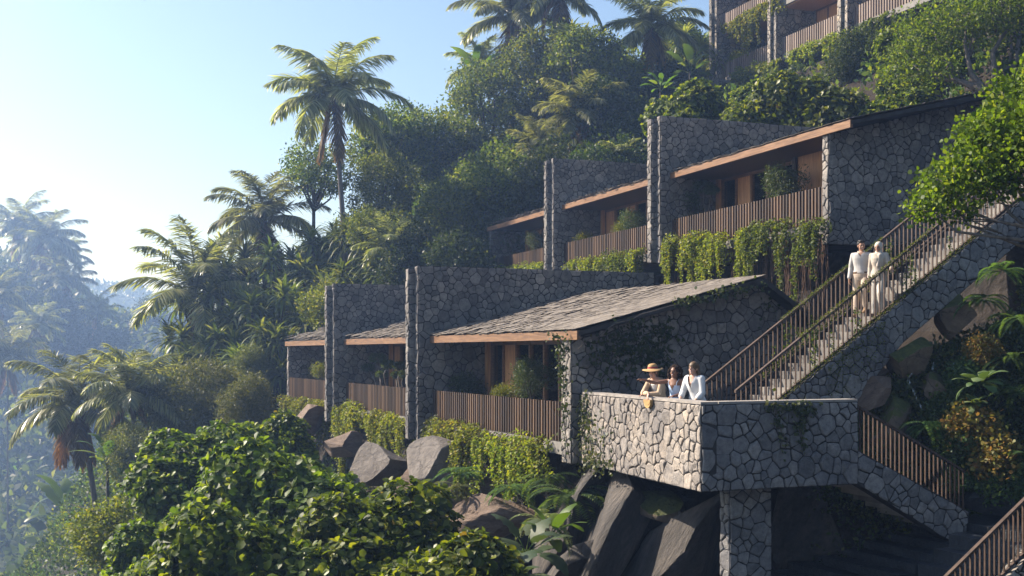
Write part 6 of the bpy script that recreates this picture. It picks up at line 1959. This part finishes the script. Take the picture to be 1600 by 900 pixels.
hair = [ell(Hh(0, -.02, .03), (.084, .098, .09), rot), tcap(Hh(.05, -.07, 0), Hh(.05, -.08, -.14), .04, .025), tcap(Hh(-.05, -.07, 0), Hh(-.05, -.08, -.14), .04, .025), tcap(Hh(0, -.09, 0), Hh(0, -.09, -.14), .045, .03)]
ho = fuse('hair', hair, HAIR_BL, root, .009, 2)
def hat(root, Hh, rot, mat, band):
    n = 40
    prof = [(.215, .012), (.18, .028), (.12, .042), (.1, .05), (.096, .09), (.085, .125), (.05, .145), (.012, .15)]
    rings = []
    for r, z in prof:
        rings.append([Hh(r * math.cos(2 * math.pi * j / n), -.015 + r * 1.08 * math.sin(2 * math.pi * j / n), z + .035 + (.02 * math.sin(2 * 2 * math.pi * j / n + .6) if r > .15 else 0)) for j in range(n)])
    vs, fs = ring_mesh(rings); 
    b = MB(); b.add(vs, fs[:-2] + [fs[-1]])
    h = b.build('hat', mat, root, uv=False, smooth=True)
    sd = h.modifiers.new('t', 'SOLIDIFY'); sd.thickness = .005
    b = MB(); rg = [[Hh(r * math.cos(2 * math.pi * j / n), -.015 + r * 1.08 * math.sin(2 * math.pi * j / n), z + .035) for j in range(n)] for r, z in ((.102, .05), (.1005, .084))]
    vs, fs = ring_mesh(rg); b.add(vs, fs[:-2]); b.build('hat_band', band, h, uv=False, smooth=True)
hat(root, Hh, rot, cloth('straw', (.5, .31, .14), .25), cloth('red_band', (.35, .06, .07)))
fuse('trousers', [loft(off(J['torso'], .016, .78, 1.0))] + legs(J, .088, .064, .055), cloth('pale_linen_w', (.6, .55, .48)), root, .012, 2, fold=.005)
# clutch bag held over the outer face
bagp = bag_top - Vector((0, 0, .03))
bag = empty('clutch_bag', bagp, math.atan2(-nL.x, nL.y)); tag(bag, 'tan half moon clutch bag held by the woman in the straw hat', 'bag')
n = 22
pf = [(.15 * math.cos(t), .0 + .13 * math.sin(t)) for t in np.linspace(math.pi, 2 * math.pi, n)] + [(.15, .03), (-.15, .03)]
b = MB(); b.prism([(x, z - .02) for x, z in pf], -.03, .03, 'y'); b.build('bag_body', cloth('tan_straw', (.48, .31, .13), .3), bag)
pf2 = [(.152 * math.cos(t), .012 + .085 * math.sin(t)) for t in np.linspace(math.pi, 2 * math.pi, n)] + [(.152, .034), (-.152, .034)]
b = MB(); b.prism([(x, z - .018) for x, z in pf2], .031, .037, 'y'); b.build('bag_flap', cloth('tan_flap', (.42, .26, .11), .2), bag)

# woman with curly hair pointing over the valley
w2 = inward(.4, .33); f2 = Vector((-.66, -.75, 0))
J = dict(torso=torso_secs(.06, .95, -.02), neck=(0, .03, 1.42), head=(0, .055, 1.555), hrot=rotm(.05, .1, -.05),
         shoL=(-.165, .02, 1.375), elbL=(-.18, .06, 1.12), wriL=(-.1, .27, 1.09), shoR=(.165, .03, 1.375), elbR=(.34, .22, 1.34), wriR=(.47, .4, 1.4),
         hdirL=(.3, .8, -.2), hdirR=(.5, .75, .18), hnR=(-.2, .1, -1), curlL=.5, curlR=.6,
         hipL=(-.085, -.02, .9), kneL=(-.09, 0, .48), ankL=(-.09, -.05, .08), hipR=(.085, -.02, .9), kneR=(.09, .02, .48), ankR=(.09, -.02, .08))
root, J, hd, rot = person('laughing woman with dark curly hair in a light blue sundress pointing out to the valley', w2, f2, SK_B, J, HAIR_DK, G3)
Hh = lambda x, y, z: hd + rot @ Vector((x, y, z))
BL = cloth('light_blue_dress', (.46, .58, .76), .12)
ts = off(J['torso'], .01, .9, 1.31)
dress = [((0, .0, .45), .3, .26), ((0, 0, .7), .25, .2), ((0, -.01, .92), .19, .14)] + [s for s in ts if s[0][2] > 1.0]
dr = fuse('dress', [loft(dress)], BL, root, .011, 2, fold=.008, seed=4)
open_front(dr, lambda p: p.z > 1.2 and p.y > .02 and abs(p.x) < (p.z - 1.2) * .55)
b = MB()
for s in (1, -1): b.tube([(s * .085, .13, 1.285), (s * .1, .12, 1.36), (s * .105, .045, 1.425), (s * .1, -.05, 1.39), (s * .08, -.08, 1.3)], .006, 6)
b.build('dress_strap', BL, root, uv=False)
rngH = np.random.RandomState(3); hs = [ell(Hh(0, -.04, .045), (.1, .11, .095), rot)]
for i in range(150):
    d = Vector(sph(rngH, 1)[0])
    if d.y > .45 and d.z < .75: continue
    if d.y > .1 and abs(d.x) < .5 and d.z < .5: continue
    p = Vector((d.x * .135, -.045 + d.y * .13, -.005 + d.z * .135 - (.03 if d.z < 0 else 0)))
    hs.append(ell(Hh(*p), (.026, .026, .03), rot, 8))
fuse('hair', hs, HAIR_DK, root, .008, 0, fold=.008, seed=7)

# woman in the white shirt
w3 = inward(.252, .33); f3 = Vector((-.78, -.63, 0))
J = dict(torso=torso_secs(.08, .95, -.04), neck=(0, .03, 1.42), head=(0, .065, 1.555), hrot=rotm(.12, .12, 0),
         shoL=(-.165, .03, 1.375), elbL=(-.21, .06, 1.12), wriL=(-.15, .22, .93 + .03), shoR=(.165, .03, 1.375), elbR=(.21, .12, 1.13), wriR=(.12, .3, .98),
         hdirL=(.1, .8, -.5), hdirR=(-.1, .9, -.3), curlL=.35, curlR=.35,
         hipL=(-.085, -.04, .9), kneL=(-.09, -.02, .48), ankL=(-.09, -.07, .08), hipR=(.085, -.04, .9), kneR=(.09, 0, .48), ankR=(.09, -.04, .08))
root, J, hd, rot = person('smiling woman with long blond hair and loose white shirt closest to the parapet corner', w3, f3, SK_L, J, HAIR_BL, G3, sc=1.05)
Hh = lambda x, y, z: hd + rot @ Vector((x, y, z))
WH = cloth('white_linen', (.6, .6, .6), .08)
cs = [loft([((0, -.035, .84), .2, .15)] + off(J['torso'], .03, .9, 1.44))]
for s in 'LR': cs += sleeve(J, s, .072, .06, .45)
so = fuse('shirt', cs, WH, root, .011, 3, fold=.009, seed=9)
open_front(so, lambda p: p.z > 1.2 and p.y > .03 and abs(p.x) < (p.z - 1.2) * .4)
open_front(so, lambda p: p.z > 1.42 and (Vector((p.x, p.y)) - Vector((0, .03))).length < .07)
fuse('skirt', [loft([((0, -.04, .4), .27, .24), ((0, -.04, .7), .22, .18), ((0, -.04, .9), .175, .13), ((0, -.03, .98), .17, .12)])], cloth('grey_white_cotton', (.55, .55, .56)), root, .012, 2, fold=.01, seed=2)
hs = [ell(Hh(0, -.018, .042), (.094, .108, .096), rot)]
for i in range(15):
    a = math.pi * (1.02 + .96 * i / 14)
    x, y = .078 * math.cos(a), .085 * math.sin(a) - .02
    hs.append(tcap(Hh(x, y, .05), Hh(x * 1.15, y * 1.1 - .02, -.1), .022, .024, 8, 3)); hs.append(tcap(Hh(x * 1.15, y * 1.1 - .02, -.1), Hh(x * 1.35, y * 1.0 - .04, -.3), .026, .014, 8, 3))
fuse('hair', hs, HAIR_BL, root, .008, 1, fold=.004, seed=8)

# couple walking down the stairs
CR = Vector((.0, 0, 0))
CREAM = cloth('cream_linen', (.48, .45, .42), .1); BEI = cloth('beige_trouser', (.47, .37, .28), .12); CREAM2 = cloth('cream_tunic', (.45, .39, .32), .1); SHOE = cloth('tan_shoe', (.3, .19, .11))
mp = stair_pt(3.94, 1.02); st_i = math.floor(3.94 / run)
mz = SU.z + (st_i + 1) * rise
fm_ = Vector((-.5, -.86, 0))
J = dict(torso=torso_secs(.02, 1.12, 0, bust=0), neck=(0, .01, 1.43), head=(.0, .03, 1.575), hrot=rotm(.5, -.12, .06),
         shoL=(-.185, 0, 1.37), elbL=(-.27, -.03, 1.13), wriL=(-.17, .09, .94), shoR=(.185, 0, 1.37), elbR=(.245, -.02, 1.1), wriR=(.25, .08, .86),
         hdirL=(.45, .2, -.8), hdirR=(0, .2, -1), hnR=(-1, .1, 0), hnL=(.2, -1, -.2), curlL=.3, curlR=.7,
         hipL=(-.095, 0, .9), kneL=(-.09, .18, .58), ankL=(-.1, .06, .2), hipR=(.095, 0, .9), kneR=(.1, .05, .47), ankR=(.1, .12, .06), toeL=(0, .14, -.09), toeR=(0, .15, -.03))
root, J, hd, rot = person('smiling man in cream shirt and beige trousers walking down the stairs, hand in pocket', (mp.x, mp.y, mz), fm_, SK_T, J, HAIR_BK, 'couple on the long staircase')
Hh = lambda x, y, z: hd + rot @ Vector((x, y, z))
cs = [loft(off(J['torso'], .026, .9, 1.44))]
for s in 'LR': cs += sleeve(J, s, .066, .045, .9)
so = fuse('shirt', cs, CREAM, root, .011, 3, fold=.008, seed=11)
open_front(so, lambda p: p.z > 1.33 and p.y > .02 and abs(p.x) < (p.z - 1.33) * .6)
open_front(so, lambda p: p.z > 1.43 and (Vector((p.x, p.y)) - Vector((0, .01))).length < .075)
b = MB()
for s in (1, -1): b.add([(s * .012, .102, 1.345), (s * .07, .085, 1.375), (s * .085, .03, 1.46), (s * .06, .055, 1.47)], [(0, 1, 2, 3)])
col = b.build('shirt_collar', CREAM, root, uv=False); sd = col.modifiers.new('t', 'SOLIDIFY'); sd.thickness = .008; sd.offset = 0
fuse('trousers', [loft(off(J['torso'], .022, .79, 1.0))] + legs(J, .1, .075, .066), BEI, root, .011, 2, fold=.007, seed=12)
b = MB(); b.add(*ring_mesh([[Vector(c) + Vector(((rx + .028) * math.cos(2 * math.pi * j / 24), (ry + .028) * math.sin(2 * math.pi * j / 24), dz)) for j in range(24)] for c, rx, ry, dz in (((0, .0, .965), .172, .102, 0), ((0, 0, .965), .17, .1, .035))])); b.build('belt', cloth('brown_belt', (.12, .07, .04)), root, uv=False)
shoes(root, J, SHOE)
hs = [ell(Hh(0, -.028, .052), (.087, .096, .09), rot), ell(Hh(0, .045, .105), (.064, .05, .032), rot), ell(Hh(.03, .0, .118), (.05, .06, .022), rot), ell(Hh(0, -.07, -.0), (.07, .05, .06), rot)]
fuse('hair', hs, HAIR_BK, root, .008, 1, fold=.004, seed=13)

wp = stair_pt(3.98, .5); wz = SU.z + (math.floor(3.98 / run) + 1) * rise
fw = Vector((-.6, -.8, 0))
J = dict(torso=torso_secs(.02, .95, 0), neck=(0, .01, 1.42), head=(0, .035, 1.55), hrot=rotm(-.05, -.15, 0),
         shoL=(-.165, 0, 1.375), elbL=(-.24, .0, 1.12), wriL=(-.33, .16, 1.04), shoR=(.165, 0, 1.375), elbR=(.21, -.02, 1.1), wriR=(.2, .06, .87),
         hdirL=(-.35, .7, -.25), hdirR=(0, .2, -1), hnR=(-1, .1, 0), hnL=(0, -.1, -1), curlL=.9, curlR=.6,
         hipL=(-.085, 0, .9), kneL=(-.085, .12, .52), ankL=(-.09, .0, .14), hipR=(.085, 0, .9), kneR=(.09, .04, .47), ankR=(.09, .08, .06), toeL=(0, .14, -.08), toeR=(0, .15, -.03))
root, J, hd, rot = person('woman in cream headscarf and long tunic walking down the stairs, hand on railing', (wp.x, wp.y, wz), fw, SK_T, J, HAIR_DK, 'couple on the long staircase', sc=.97)
Hh = lambda x, y, z: hd + rot @ Vector((x, y, z))
cs = [loft([((0, .0, .78), .2, .15)] + off(J['torso'], .028, .9, 1.44))]
for s in 'LR': cs += sleeve(J, s, .062, .046, .92)
fuse('tunic', cs, CREAM2, root, .011, 3, fold=.008, seed=15)
fuse('trousers', [loft(off(J['torso'], .018, .78, 1.0))] + legs(J, .1, .09, .09), cloth('pale_trouser', (.48, .44, .38)), root, .011, 2, fold=.008, seed=16)
shoes(root, J, SHOE)
SC = cloth('cream_headscarf', (.58, .5, .41), .15)
hs = [ell(Hh(0, -.022, .022), (.09, .106, .108), rot), tcap(Hh(0, -.02, -.08), (0, .01, 1.4), .075, .1), ell((0, .02, 1.375), (.155, .115, .07)), tcap((-.06, .11, 1.36), (-.02, .135, 1.12), .05, .03), ell((.05, .09, 1.33), (.08, .05, .08))]
sc_ = fuse('headscarf', hs, SC, root, .009, 2, fold=.006, seed=17)
iv = rot.transposed()
def face_open(p):
    q = iv @ (p - hd)
    return q.y > .03 and (q.x / .058) ** 2 + ((q.z + .018) / .086) ** 2 < 1
open_front(sc_, face_open)
